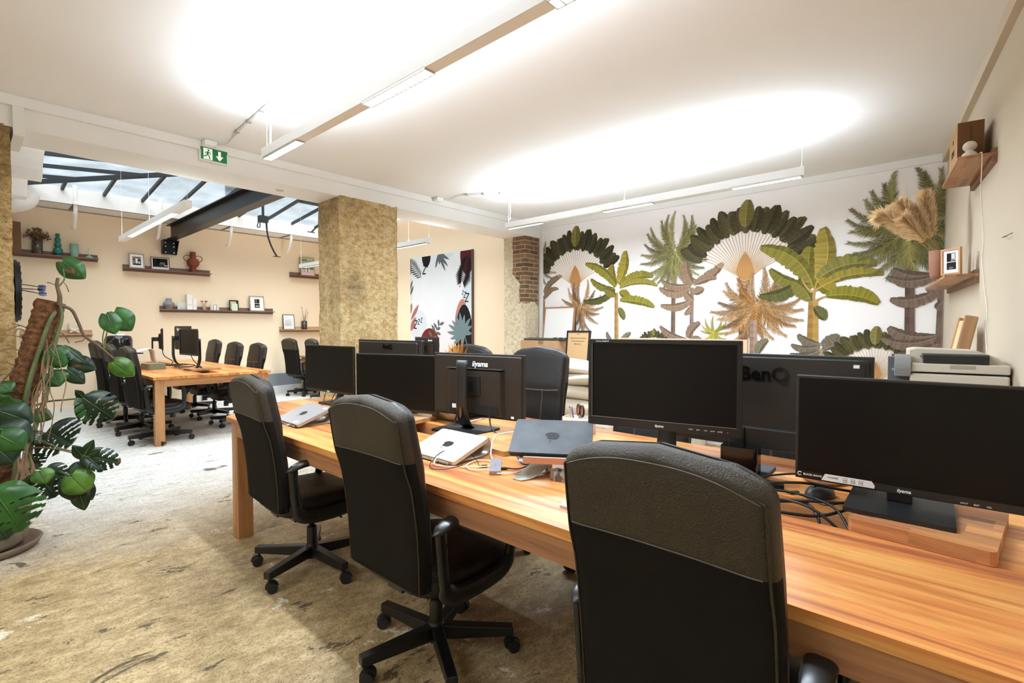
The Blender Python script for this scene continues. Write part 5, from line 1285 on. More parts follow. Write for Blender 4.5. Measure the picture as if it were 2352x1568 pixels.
def fan_palm(c, R, n=31, spread=124, heart=True, tr=None, dark='#4d4a30', stem='#c9a983'):
    """traveller's tree: stems in a fan, a dark leaf blade at the end of each"""
    A = [math.radians(90+spread*(i/(n-1)-.5)) for i in range(n)]
    for i, a in enumerate(A):
        r0 = R*.74; tip = (c[0]+math.cos(a)*r0, c[1]+math.sin(a)*r0)
        mu.line(curve(c, tip, -.05*(i/(n-1)-.5)*2, 6), R*.012, stem, R*.009)
    for i in sorted(range(n), key=lambda i: -abs(i-(n-1)/2)):
        a = A[i]; sg = 1 if i > n/2 else -1; r0 = R*(.64+.02*math.sin(i*2.4)); r1 = R*(.97+.035*math.sin(i*5.1))
        b0 = (c[0]+math.cos(a)*r0, c[1]+math.sin(a)*r0); b1 = (c[0]+math.cos(a+.035*math.sin(i*3.7))*r1, c[1]+math.sin(a+.035*math.sin(i*3.7))*r1)
        banana(b0, b1, R*.145, shade(dark, .75+.65*((i*5) % 7)/6), bend=.06*math.sin(i*1.9), fold=.9, seedv=i, jag=.02)
    banana((c[0], c[1]+R*.70), (c[0]+R*.03, c[1]+R*1.05), R*.19, '#857a42', .02, fold=1.0, jag=.01)
    if heart:
        Hh = R*.34; w_ = R*.12; mu.poly([(c[0], c[1]-Hh*.25), (c[0]+w_, c[1]+Hh*.35), (c[0]+w_*.6, c[1]+Hh*.8), (c[0], c[1]+Hh*1.15), (c[0]-w_*.6, c[1]+Hh*.8), (c[0]-w_, c[1]+Hh*.35)], '#b98a55')
        for k in range(7):
            f = (k-3)/3; mu.line([(c[0]+f*w_*.2, c[1]-Hh*.15), (c[0]+f*w_*.8, c[1]+Hh*.45), (c[0]+f*w_*.2, c[1]+Hh*1.0)], .004, '#9a6c3e')
        for k in range(6):
            z0 = c[1]-Hh*.34+k*Hh*.07; ww = w_*(.4+.1*k); mu.line([(c[0]-ww, z0+Hh*.12), (c[0], z0), (c[0]+ww, z0+Hh*.12)], .009, ('#8a6a62', '#b59a8c')[k % 2])
def coconut(c, R, col, n=17, ky=1.1, seedv=1, mixc=None, lo=-80, hi=260):
    random.seed(seedv)
    order = list(range(n)); random.shuffle(order)
    for i in order:
        a = math.radians(lo+(hi-lo)*(i+random.uniform(-.2, .2))/(n-1))
        r_ = R*random.uniform(.86, 1.06); tip = (c[0]+math.cos(a)*r_, c[1]+math.sin(a)*r_*ky-.10*R*abs(math.cos(a)))
        frond(c, tip, R*.21, shade(mixc if (mixc and i % 3 == 0) else col, random.uniform(.7, 1.25)), bend=(-.12 if math.cos(a) > 0 else .12)*random.uniform(.6, 1.4), n=38)
random.seed(2)
LOW = .45
def base(u, z=LOW): return (WP(u, 760)[0], z)
oliveg, goldf, brownf, limeg, tgreen = '#8b8449', '#bf935a', '#8a7358', '#8e8534', '#5b5636'
tk, tk2 = '#76604d', '#94745a'
# far left half hidden coconut and brown banana
trunk(base(1238), WP(1240, 640), .05, .04, tk); coconut(WP(1237, 605), .34, '#7b7440', seedv=11)
trunk(base(1244), WP(1250, 690), .05, .035, tk2)
for a, b, w_ in (((1250, 672), (1291, 634), .13), ((1250, 676), (1283, 664), .09), ((1248, 690), (1270, 668), .1), ((1244, 690), (1232, 660), .12), ((1244, 690), (1231, 700), .08), ((1247, 715), (1236, 728), .08)): banana(WP(*a), WP(*b), w_, brownf, .08)
# brown frond low behind the boards
trunk(base(1320), WP(1319, 650), .075, .055, '#7a5c48'); 
fan_palm(WP(1321, 660), WP(1321, 526)[1]-WP(1321, 660)[1], n=27, dark='#4f4a30')
coconut(WP(1335, 704), .33, goldf, seedv=21, mixc='#8f6a3e')
trunk(base(1343), WP(1338, 712), .06, .05, '#a78867')
# green banana tree, left
trunk(base(1417, .5), WP(1416, 672), .075, .05, '#b08e52')
for a, b, w_, bd, c in (((1420, 652), (1437, 576), .20, -.1, '#a18f3a'), ((1416, 655), (1408, 607), .17, .1, '#8a7d36'), ((1415, 658), (1345, 605), .16, -.12, limeg), ((1412, 662), (1358, 640), .13, .10, '#857a36'),
                        ((1424, 656), (1500, 636), .15, .12, limeg), ((1424, 662), (1510, 657), .11, .12, '#97893c'), ((1412, 664), (1340, 690), .13, .12, '#5c5a30'), ((1414, 680), (1388, 664), .16, -.1, '#857a36'),
                        ((1424, 668), (1448, 680), .16, -.14, '#8a7d2c'), ((1424, 690), (1503, 706), .15, .06, '#8d8433'), ((1422, 706), (1434, 734), .12, -.05, '#77713c')): banana(WP(*a), WP(*b), w_, c, bd)
# coconut palm, middle
trunk(base(1545), WP(1548, 620), .055, .05, '#75604e'); coconut(WP(1551, 578), .42, oliveg, ky=1.12, seedv=31, n=25, mixc='#a9a062')
# brown banana by it
trunk(base(1587), WP(1590, 660), .055, .04, '#93796a')
for a, b, w_, bd in (((1592, 652), (1577, 600), .18, .1), ((1594, 652), (1662, 604), .15, -.1), ((1594, 655), (1646, 640), .1, .1), ((1588, 660), (1515, 660), .13, .16), ((1588, 652), (1520, 643), .12, .14), ((1588, 690), (1518, 700), .13, .1), ((1592, 672), (1617, 662), .14, -.1), ((1594, 690), (1576, 668), .12, .1), ((1590, 700), (1572, 722), .09, .05)): banana(WP(*a), WP(*b), w_, '#93795e', bd)
# tall fan palm
trunk(base(1708), WP(1708, 628), .10, .075, '#704f3e')
fan_palm(WP(1711, 645), WP(1716, 468)[1]-WP(1711, 645)[1], n=31, spread=124, dark='#5a5335')
# golden palm below it
coconut(WP(1738, 700), .47, goldf, n=22, ky=.85, seedv=41, mixc='#a5743c'); trunk(base(1731), WP(1731, 735), .085, .07, '#a4866f')
# small lime palm
coconut(WP(1640, 762), .17, '#b6a93c', n=13, seedv=51)
# low fans and banana clumps
fan_palm((WP(1502, 760)[0], WP(1502, 805)[1]), .26, n=21, heart=False, dark='#55512f')
trunk(base(1580, .4), WP(1580, 790), .05, .04, '#93796a')
for a, b, w_ in (((1578, 778), (1517, 748), .12), ((1580, 775), (1609, 741), .12), ((1576, 785), (1525, 790), .1), ((1583, 782), (1615, 785), .1)): banana(WP(*a), WP(*b), w_, '#8b745c', .1)
for a, b, w_ in (((1740, 815), (1765, 780), .12), ((1422, 800), (1395, 762), .1), ((1425, 800), (1450, 764), .1)): banana(WP(*a), WP(*b), w_, '#7d7358', .1)
# big green banana tree, right
trunk(base(1866, .4), WP(1868, 690), .13, .08, '#ad8646')
for a, b, w_, bd, c in (((1870, 662), (1893, 522), .27, -.12, '#a38f43'), ((1866, 640), (1864, 566), .20, .08, '#857a35'), ((1868, 660), (1748, 567), .24, -.16, '#8a8038'), ((1862, 655), (1770, 617), .16, .10, '#7c7434'),
                        ((1880, 640), (2015, 608), .20, .14, '#857e42'), ((1890, 655), (2030, 630), .14, .10, '#97893c'), ((1842, 640), (1745, 678), .17, .14, '#5d5b30'), ((1862, 690), (1820, 645), .20, -.1, '#7d7636'),
                        ((1876, 640), (1922, 668), .22, -.16, '#96862f'), ((1898, 680), (2018, 698), .19, .10, '#8a802e'), ((1872, 704), (1896, 734), .14, -.05, '#67643a')): banana(WP(*a), WP(*b), w_, c, bd)
for a, b in (((1869, 690), (1880, 640)), ((1869, 695), (1898, 680)), ((1869, 670), (1930, 640)), ((1866, 672), (1842, 640))): mu.line(curve(WP(*a), WP(*b), .06, 6), .022, '#b08e52', .012)
trunk(base(1884, .4), WP(1884, 800), .05, .04, '#a3906a')
for a, b, w_, bd in (((1884, 790), (1834, 767), .12, .1), ((1882, 795), (1818, 790), .1, .12), ((1886, 792), (1927, 768), .13, -.1), ((1882, 805), (1815, 812), .12, .12), ((1890, 803), (1985, 790), .12, .1)): banana(WP(*a), WP(*b), w_, '#766b56', bd)
# bottom right fan
fan_palm((WP(2010, 800)[0], WP(2010, 875)[1]), WP(2013, 755)[1]-WP(2010, 875)[1], n=27, spread=130, dark='#57522f')
# coconut palm by the corner, with its trunk, and brown banana leaves across it
trunk(base(2093, .3), WP(2090, 575), .085, .06, '#6c5648'); coconut(WP(2093, 515), .50, '#7b7440', n=29, ky=1.02, seedv=61, mixc='#97904f')
trunk(base(2160, .3), WP(2166, 640), .10, .06, '#80675a')
for a, b, w_, bd in (((2150, 630), (2050, 617), .17, .12), ((2150, 632), (2038, 635), .12, .14), ((2152, 668), (2045, 686), .15, .12), ((2165, 640), (2128, 668), .14, .1), ((2166, 690), (2148, 708), .12, .05),
                     ((2150, 770), (2042, 750), .17, .14), ((2150, 775), (2025, 775), .13, .14), ((2150, 790), (2048, 815), .17, .14), ((2155, 790), (2110, 800), .13, .1), ((2165, 765), (2176, 740), .1, .1)): banana(WP(*a), WP(*b), w_, '#7b6857', bd)
for a, b in (((2166, 690), (2152, 668)), ((2164, 660), (2148, 640)), ((2158, 810), (2140, 775))): mu.line(curve(WP(*a), WP(*b), .08, 6), .02, '#80675a', .01)
o = mu.build('palm_print', wall_mural, vcmat('wallpaper_ink'))
# ================================================================ MONSTERA IN A POT BY THE LEFT PILLAR
def leaf_m(name, c1, c2, tipc='#a9804a'):
    if name in MATS: return MATS[name]
    m, n, l, p = _new(name); tc = n.new('ShaderNodeTexCoord'); t = n.new('ShaderNodeTexNoise'); t.inputs['Scale'].default_value = 9; t.inputs['Detail'].default_value = 4
    l.new(tc.outputs['Object'], t.inputs[0]); r = ramp(n, [(.35, c1), (.66, c2)]); l.new(t.outputs[0], r.inputs[0]); l.new(r.outputs[0], p.inputs['Base Color'])
    p.inputs['Roughness'].default_value = .42; p.inputs['Subsurface Weight'].default_value = 0
    tr = n.new('ShaderNodeBsdfTranslucent'); l.new(r.outputs[0], tr.inputs[0]); mx = n.new('ShaderNodeMixShader'); mx.inputs[0].default_value = .18
    l.new(p.outputs[0], mx.inputs[1]); l.new(tr.outputs[0], mx.inputs[2]); l.new(mx.outputs[0], n['Material Output'].inputs[0]); MATS[name] = m; return m
dk = leaf_m('leaf_dark', '#0f2110', '#1d3a17'); md_ = leaf_m('leaf_mid', '#1b4013', '#30601c'); lt = leaf_m('leaf_light', '#2d5413', '#5f8526'); vein = leaf_m('leaf_vein', '#3c5f2a', '#587a3c')
brown_l = mat('leaf_brown', '#5b3a1e', .7)
PY = 4.22
plant = thing('potted_monstera', 'large leggy monstera climbing a mossy pole in a pot by the left stone pillar', 'potted plant', (.07, PY, 0)); PL = Vector(plant.location)
def pt(u, v, y=PY): return at(u, v, 1, y)-PL
pot_m = mat('mossy_terracotta', '#8b8069', .8, bump=.3, bscale=25, var=.35, vscale=12)
g = MB(); g.lathe([(.16, .03), (.19, .06), (.225, .36), (.24, .37), (.24, .41), (.215, .41), (.20, .36), (0, .35)], n=36); g.build('pot', pot_m, plant)
g = MB(); g.lathe([(.20, 0), (.235, .008), (.258, .045), (.245, .05), (.22, .022), (0, .018)], n=36); g.build('saucer', mat('brown_clay', '#75604f', .6, bump=.1), plant)
g = MB(); L = []
for i in range(9):
    r_ = .208*(1-i/9); L.append([(r_*math.cos(a), r_*math.sin(a), .365+.02*noise.noise(Vector((r_*20*math.cos(a), r_*20*math.sin(a), 0)))) for a in [2*PI*k/36 for k in range(36)]])
g.loops(L, capa=False); g.build('soil', mat('potting_soil', '#4b3526', .95, bump=.9, bscale=90, var=.5, vscale=70), plant)
# coir pole, leaning
a0, a1 = Vector((.02, 0, .30)), pt(118, 692); L = []; NN = 60
ax = (a1-a0); u_ = ax.cross(Vector((0, 1, 0))).normalized(); w_ = ax.cross(u_).normalized()
for i in range(NN+1):
    q = i/NN; c = a0+ax*q; row = []
    for k in range(22):
        a = 2*PI*k/22; r_ = .072*(1+.06*math.sin(q*150+k*.6))+.012*noise.noise(Vector((math.cos(a)*3, math.sin(a)*3, q*22))); row.append(tuple(c+(u_*math.cos(a)+w_*math.sin(a))*r_))
    L.append(row)
g = MB(); g.loops(L, smooth=False); g.build('moss_pole', mat('coir', '#6b4423', .95, bump=1.0, bscale=120, var=.55, vscale=40), plant)
stem_m = mat('stem_green', '#5a6238', .55, var=.3, vscale=12); stem_b = mat('stem_brown', '#5d4630', .7, var=.3, vscale=14); root_m = mat('air_root', '#7c5c40', .8, var=.3, vscale=10)
def stem(P, r, m=stem_m, y=None):
    g = MB(); Q = [pt(*p) for p in P]; C = bez(Q, 6); n = len(C); g.tube(C, [r*(1-.45*i/(n-1)) for i in range(n)], 7); return g.build('stem', m, plant)
F_ = PY-.09
stem([(35, 1130, F_), (42, 1010, F_), (62, 900, F_), (75, 850, F_), (110, 745, F_), (128, 715, F_)], .017)
stem([(60, 1110, F_-.05), (75, 1000, F_), (108, 900, F_), (126, 790, F_), (142, 730, F_), (136, 690, F_)], .015)
stem([(136, 700, F_), (137, 680, F_), (131, 655, F_), (133, 638, F_)], .014, stem_b)
stem([(133, 660, F_), (142, 650, F_), (148, 640, F_), (146, 620, F_), (149, 600, F_)], .005)
stem([(140, 702, F_), (165, 712, F_), (182, 745, F_), (195, 772, F_-.05), (225, 793, F_-.1), (248, 812, F_-.1), (272, 832, F_-.12)], .010, stem_b)
stem([(238, 800, F_-.1), (236, 775, F_-.1), (243, 745, F_-.1), (250, 730, F_-.1)], .004)
stem([(240, 800, F_-.1), (244, 770, F_-.1), (252, 745, F_-.1), (262, 728, F_-.1)], .004)
stem([(225, 792, F_-.1), (250, 788, F_-.1), (268, 768, F_-.1)], .003, stem_b)
stem([(172, 786, F_), (190, 782, F_), (196, 774, F_)], .003, stem_b)
stem([(108, 648, F_), (122, 652, F_), (134, 660, F_)], .003, stem_b); stem([(158, 670, F_), (152, 655, F_), (146, 648, F_)], .003, stem_b)
stem([(70, 935, F_), (110, 922, F_), (150, 918, F_-.1), (192, 914, F_-.2)], .007)
stem([(65, 1008, F_), (100, 1015, F_-.1), (140, 1030, F_-.2), (168, 1035, F_-.25)], .006)
stem([(50, 1030, F_), (100, 1028, F_-.2), (150, 1035, F_-.3), (190, 1048, F_-.35)], .006, stem_b)
stem([(40, 1078, F_), (90, 1076, F_-.1), (130, 1080, F_-.2), (165, 1095, F_-.3)], .007)
stem([(45, 1085, F_), (90, 1085, F_-.1), (125, 1095, F_-.2), (160, 1092, F_-.25)], .006)
stem([(0, 882, F_), (30, 850, F_), (55, 832, F_)], .005, stem_b); stem([(10, 910, F_), (25, 888, F_), (38, 875, F_)], .004)
for P in ([(118, 800), (112, 850), (100, 900)], [(120, 840), (135, 845), (160, 830), (170, 825)], [(108, 862), (120, 850), (150, 848)], [(105, 900), (90, 940), (70, 940)], [(112, 800), (118, 790), (122, 800)]): stem([(a, b, F_) for a, b in P], .004)
random.seed(8)
for i in range(12):
    u0 = random.uniform(95, 125); v0 = random.uniform(760, 870); P = [(u0, v0, F_-.05)]
    for k in range(5): P.append((P[-1][0]+random.uniform(-14, 12), P[-1][1]+random.uniform(18, 48), F_-.05-.02*k))
    g = MB(); g.tube(bez([pt(*p) for p in P], 5), .0028, 5); g.build('air_root', root_m, plant)
for i in range(10):
    u0 = random.uniform(35, 70); P = [(u0, random.uniform(1000, 1060), F_-.08), (u0+random.uniform(-15, 12), 1070, F_-.12), (u0+random.uniform(-20, 15), 1105, F_-.14)]
    g = MB(); g.tube(bez([pt(*p) for p in P], 5), .006, 6); g.build('air_root', root_m, plant)
for i in range(9):
    q = random.uniform(.35, .95); c = a0+ax*q; s_ = random.choice((-1, 1)); g = MB(); d = u_*s_
    g.tube(bez([c+d*.06-w_*.02, c+d*.10-w_*.03+Vector((0, 0, .01)), c+d*random.uniform(.12, .17)-w_*.02+Vector((0, 0, random.uniform(-.05, .02)))], 5), .003, 5); g.build('air_root', root_m, plant)
def leaf(b, t_, wpx, m, kind='heart', yb=F_, yt=None, curl=.18, side=0., splits=6, hole=True, seedv=0, brown=False):
    """blade from stalk joint to tip; heart shaped, or deeply cut"""
    rnd = random.Random(seedv+int(b[0]*7+t_[1]))
    B = pt(b[0], b[1], yb); T = pt(t_[0], t_[1], yb-.04 if yt is None else yt); ax_ = T-B; L_ = ax_.length; ax_ = ax_.normalized()
    view = (EYEP-PL-(B+T)/2).normalized(); sd = ax_.cross(view).normalized(); nm = sd.cross(ax_).normalized()
    if side: sd = (sd*math.cos(side)+nm*math.sin(side)).normalized(); nm = sd.cross(ax_).normalized()
    W = wpx/F*(B+T).length*0+wpx*((EYEP-PL-(B+T)/2).length)/F/2
    n, mm = 36, 8; g = MB()
    for s_ in (-1, 1):
        grid = []
        for i in range(n+1):
            q = i/n
            if kind == 'heart': prof = (math.sin(PI*min(1, q*.93+.07))**.72)*(1.22-.45*q); a_ = q-.16*max(0, 1-q/.3)**2*0
            else: prof = (math.sin(PI*min(1, q*.90+.10))**.55)*(1.1-.25*q)
            row = []
            for j in range(mm+1):
                f = j/mm; x = a_*L_ if kind == 'heart' else q*L_
                back = -.20*L_*f**1.3*max(0, 1-q*2.2)
                ww = W*prof*f
                sweep = (.20 if kind != 'heart' else .05)*L_*f*f*(1-q)
                z_ = -curl*W*f*f*1.0-curl*L_*.9*q*q+.02*L_*math.sin(q*18)*f*.5+.05*W*math.sin(PI*f)
                row.append(B+ax_*(x+back+sweep)+sd*s_*ww+nm*z_)
            grid.append(row)
        # cuts
        cuts = set()
        if kind == 'split':
            ns = min(4, splits)
            for c in range(ns):
                i0 = 7+(n-11)*(c+.35+rnd.uniform(-.12, .12))/ns; dep = rnd.uniform(.28, .42)
                for j in range(mm):
                    f = (j+1)/mm
                    if f > dep:
                        for i in range(int(round(i0+2.2*f)), int(round(i0+2.2*f+1+2.6*(f-dep)))): cuts.add((min(i, n-2), j))
            if hole:
                for c in range(2): i0 = rnd.randint(6, n-12); cuts.add((i0, 1))
        V = [p for r_ in grid for p in r_]; Fs = []; MM = []
        for i in range(n):
            for j in range(mm):
                if (i, j) in cuts: continue
                a = i*(mm+1)+j; q4 = (a, a+1, a+mm+2, a+mm+1); Fs.append(q4 if s_ > 0 else q4[::-1]); MM.append(2 if (brown and i > n-5) else 0)
        b0 = len(g.f); g.add(V, Fs, 0, True)
        for k, mv in enumerate(MM): g.m[b0+k] = mv
    rib = [B+ax_*L_*q/10+nm*(-curl*L_*.9*(q/10)**2+.003) for q in range(11)]
    g.tube(rib, [.0035*(1-.08*i) for i in range(11)], 5, mat=1)
    return g.build('leaf', [m, vein, brown_l], plant)
leaf((143, 600), (192, 637), 36, md_, curl=.25, brown=False); leaf((145, 603), (168, 628), 14, brown_l, curl=.1, yb=F_+.01)
leaf((262, 716), (301, 758), 42, md_, yb=F_-.1); leaf((246, 722), (264, 765), 32, md_, yb=F_-.12)
leaf((115, 802), (148, 840), 42, md_); leaf((150, 798), (203, 833), 20, dk, side=.6); leaf((166, 828), (219, 848), 30, dk, brown=False); leaf((164, 826), (184, 842), 16, brown_l, yb=F_+.012)
leaf((153, 848), (193, 880), 26, dk); leaf((117, 856), (136, 884), 38, md_); leaf((262, 830), (307, 862), 34, lt, yb=F_-.13, curl=.3)
leaf((2, 882), (24, 898), 26, md_); leaf((0, 930), (18, 912), 30, md_); leaf((5, 950), (48, 922), 34, md_)
leaf((192, 915), (262, 962), 64, dk, 'split', yb=F_-.2, splits=4, curl=.3); leaf((195, 905), (210, 965), 40, md_, 'split', yb=F_-.18, splits=3, side=.7); leaf((190, 912), (176, 898), 12, dk, yb=F_-.2)
leaf((78, 948), (118, 960), 24, md_); 
leaf((108, 990), (164, 1020), 78, dk, 'split', splits=5, yb=F_-.05); leaf((105, 995), (82, 1018), 40, dk, 'split', splits=3, yb=F_-.04)
leaf((0, 945), (72, 968), 46, dk, yb=F_-.25, curl=.35); leaf((0, 985), (70, 1012), 50, dk, yb=F_-.3, curl=.35); leaf((0, 1000), (55, 1030), 44, md_, yb=F_-.36, curl=.3); leaf((-20, 1020), (30, 1062), 60, dk, yb=F_-.35)
leaf((72, 1045), (88, 1072), 30, dk, 'split', splits=3); leaf((70, 1072), (84, 1058), 20, dk)
leaf((190, 1046), (278, 1062), 40, dk, 'split', yb=F_-.35, splits=5, brown=True); leaf((193, 1046), (213, 1013), 16, dk, yb=F_-.35); leaf((192, 1050), (170, 1026), 18, dk, yb=F_-.34); leaf((200, 1050), (240, 1078), 24, dk, 'split', yb=F_-.35, splits=2, side=.5); leaf((205, 1045), (228, 1034), 14, dk, yb=F_-.36)
leaf((85, 1085), (128, 1142), 60, dk, 'split', splits=4, yb=F_-.2); leaf((92, 1080), (106, 1108), 30, lt, yb=F_-.24); leaf((105, 1075), (142, 1100), 40, dk, 'split', yb=F_-.2, splits=3)
leaf((165, 1092), (204, 1130), 46, lt, yb=F_-.35, brown=True); leaf((160, 1090), (205, 1075), 34, dk, yb=F_-.32, curl=.3); leaf((160, 1100), (172, 1150), 34, dk, yb=F_-.3, brown=True); leaf((178, 1120), (195, 1172), 26, dk, yb=F_-.3); leaf((195, 1105), (212, 1148), 20, dk, yb=F_-.28, brown=True); leaf((150, 1098), (170, 1128), 28, dk, yb=F_-.28)
leaf((-8, 1135), (52, 1222), 92, md_, 'split', splits=7, yb=F_-.45, curl=.22); leaf((-5, 1130), (76, 1130), 36, md_, yb=F_-.42, curl=.3)
leaf((-30, 1165), (20, 1238), 70, dk, 'split', splits=4, yb=F_-.44)
# dartboard seen edge-on on the pillar's side, darts in it
t = thing('dartboard', 'black dartboard seen edge-on on the side of the left pillar', 'dartboard', (.255, 4.78, 1.565))
g = MB(); g.cyl((0, 0, 0), (.03, 0, 0), .20, n=40); g.cyl((.0, 0, 0), (.018, 0, 0), .212, n=40); g.build('board', mat('board_black', '#0f0f10', .6), t)
g = MB()
for k in range(20): a = 2*PI*k/20; g.box((.030, .19*math.cos(a), .19*math.sin(a)), (.006, .02, .02))
g.build('number_ring', mat('ring_black', '#1b1b1c', .5), t)
dm = mat('dart_dark', '#1b1c22', .4, .4); fm_ = mat('flight_check', '#6c7090', .6, var=.7, vscale=160)
for i, (dz, dy, dr) in enumerate(((.03, .0, -.02), (.0, .03, .0), (-.01, -.02, -.03))):
    d = thing('dart', ['upper dart stuck in the dartboard', 'middle dart stuck in the dartboard', 'lower dart stuck in the dartboard'][i], 'dart', (.284, 4.78+dy, 1.585+dz), 0, 'darts in the board'); d.scale = (.8, .85, .85)
    g = MB(); g.tube([(0, 0, 0), (.03, 0, dr*.2), (.075, 0, dr*.5), (.15, 0, dr)], [.0015, .0035, .0035, .002], 8); g.build('barrel', dm, d)
    g = MB(); z0 = dr*.85
    for q in range(4):
        a = PI/4+PI/2*q; e = Vector((0, math.cos(a), math.sin(a)))
        P = [Vector((.115, 0, z0))+e*.002, Vector((.125, 0, z0))+e*.022, Vector((.155, 0, z0*1.1))+e*.024, Vector((.170, 0, z0*1.1))+e*.014, Vector((.168, 0, z0*1.1))+e*.001]
        g.add(P, [(0, 1, 2, 3, 4)])
    o = g.build('flight', fm_, d); o.modifiers.new('solid', 'SOLIDIFY').thickness = .0006
# ================================================================ RIGHT WALL AND THE FAR SIDE OF THE OFFICE
RO = Vector((3.244, -.169, 0)); RM = Tm(RO, math.radians(6.5))
def rw(s_, t_, z): return RM @ Vector((s_, t_, z))
wal = wood('warm_shelf_wood', '#7c4b26', '#ad7341', '#c68d58', axis=0, plank=.05, rough=.42, block=.2); wal_e = wood('shelf_wood_dark', '#5d3a20', '#7d5230', '#97683f', axis=0, plank=.3, rough=.5)
def rwp(u, v, t_):
    nn = Vector((-math.sin(math.radians(6.5)), math.cos(math.radians(6.5)), 0)); d = ray(u, v); k = (t_-(EYEP-RO).dot(nn))/d.dot(nn); return EYEP+d*k
def rshelf(label, s0, s1, z):
    t = thing('wall_shelf', label, 'shelf', rw((s0+s1)/2, 0, z), math.radians(6.5), 'ledges on the right wall'); X = (s1-s0)/2
    g = MB(); g.box2((-X+.0, .0, 0), (X, .155, .018)); g.build('ledge_board', wal, t, bevel=.0015)
    g = MB(); g.box2((-X, .001, -.035), (X, .02, 0)); g.box2((-X, .001, .018), (X, .02, .04)); g.build('back_strip', wal_e, t)
    return t
rshelf('upper wooden ledge on the right wall carrying a cardboard box', .375, 1.06, 2.212)
rshelf('lower wooden ledge on the right wall carrying a plant pot and a frame', .80, 2.07, 1.622)
R65 = math.radians(6.5)
t = thing('cardboard_box', 'open brown cardboard box with dark printing on the upper right ledge', 'box', rw(.66, .09, 2.2315), R65)
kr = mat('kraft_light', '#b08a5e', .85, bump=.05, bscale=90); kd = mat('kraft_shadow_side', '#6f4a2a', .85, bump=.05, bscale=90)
g = MB(); g.box2((-.16, -.055, 0), (.16, .055, .215)); g.build('carton', [kr], t, bevel=.001)
g = MB(); g.box2((-.1615, -.054, .001), (-.1603, .054, .214)); g.build('shaded_panel', kd, t)  # thin sheet in darker card colour paints the shade on this end
g = MB(); text_mb(g, 'KIPLI', .052, Matrix(((-1, 0, 0, .0), (0, 0, 1, .0555), (0, 1, 0, .085), (0, 0, 0, 1))), 0, bold=.0004)
g.lathe([(0, 0), (.011, .006), (.013, .016), (.007, .026), (0, .03)], (0, .056, .14), 12, sq=.1)
text_mb(g, 'I am following silence', .018, Matrix(((0, 0, -1, -.1617), (0, -1, 0, -.0), (1, 0, 0, .11), (0, 0, 0, 1))) if False else Matrix(((0, 0, -1, -.1617), (0, 1, 0, .0), (1, 0, 0, .11), (0, 0, 0, 1))), 0)
g.build('printing', mat('dark_print', '#2b1d13', .7), t)
cer = mat('cream_stoneware', '#ddd0c4', .6, bump=.1, bscale=80)
t = thing('sphere_vase', 'cream ball shaped vase with a tiny handle on the upper right ledge', 'vase', rw(.44, .10, 2.2315), R65)
g = MB(); g.lathe([(.034, 0), (.036, .012), (.026, .028), (.014, .036)]+[(.03*math.cos(a), .062+.028*math.sin(a)) for a in [-PI/2+.5+(PI-.5)*k/10 for k in range(11)]], n=26); g.build('body', cer, t)
g = MB(); g.tube(bez([(-.002, .028, .072), (-.002, .042, .068), (-.002, .044, .052), (-.002, .028, .046)], 5), .003, 8); g.build('handle', mat('dark_handle', '#4b3b30', .5), t)
# white cable from the upper ledge down the wall
cable('wall_cable', 'thin white cable hanging down the right wall from the upper ledge', [rw(.42, .07, 2.236), rw(.372, .062, 2.236), rw(.362, .06, 2.20), rwp(2253, 430, .05), rwp(2255, 470, .03), rwp(2258, 520, .008), rwp(2259, 560, .006), rwp(2256, 600, .006), rwp(2261, 660, .006), rwp(2267, 715, .006), rwp(2264, 770, .006), rwp(2267, 803, .006)], .0022, mat('cable_cream', '#ece3d6', .5))
g = MB(); g.tube(bez([rw(.10, .001, 1.752), rw(.09, .018, 1.745), rw(.04, .022, 1.742), rw(-.01, .018, 1.742), rw(-.02, .001, 1.75)], 5), .0022, 6)
tag(g.build('wall_hook', mat('bronze_hook', '#8d7348', .4, .6)), 'small curved wire hook alone on the right wall', 'hook')
# pot with pampas
t = thing('pampas_pot', 'terracotta pot of fluffy pampas grass on the lower right ledge', 'potted plant', rw(1.15, .152, 1.6415), R65)
g = MB(); g.lathe([(.028, 0), (.040, .006), (.048, .025), (.054, .10), (.056, .185), (.051, .185), (.048, .10), (.03, .02), (0, .02)], n=30); g.build('pot', mat('matt_terracotta', '#96654c', .7), t)
pam = mat('pampas_fluff', '#f8e2bd', .95, tl=.35); pams = mat('pampas_stem', '#b98d57', .8)
random.seed(33)
def plume(tip, bendv, wd, name='plume'):
    C = bez([Vector((0, 0, .14)), Vector(tip)*.45+Vector((0, 0, .08))+Vector(bendv)*.5, Vector(tip)*.8+Vector(bendv)+Vector((0, 0, .03)), Vector(tip)], 10); g = MB(); n = len(C)
    g.tube(C, .0018, 5); g.build('stem', pams, t)
    g = MB()
    for i in range(1900):
        q = random.uniform(.26, 1); k = q*(n-1); a = int(min(k, n-2)); p = C[a].lerp(C[a+1], k-a); d = (C[a+1]-C[a]).normalized()
        r_ = wd*1.15*(math.sin(PI*min(1, (q-.18)/.86))**.5); th = random.uniform(0, 2*PI); u = d.orthogonal().normalized(); w2 = d.cross(u)
        o = (u*math.cos(th)+w2*math.sin(th)); L_ = r_*random.uniform(.5, 1.25); e = p+o*L_+d*L_*random.uniform(.5, 1.3)+Vector((0, 0, -L_*.25))
        m2 = (p+e)/2+o*L_*.12; s_ = d.cross(o).normalized()*.0008
        g.add([p-s_, p+s_, m2+s_, e, m2-s_], [(0, 1, 2, 3, 4)], 0)
    g.build(name, pam, t)
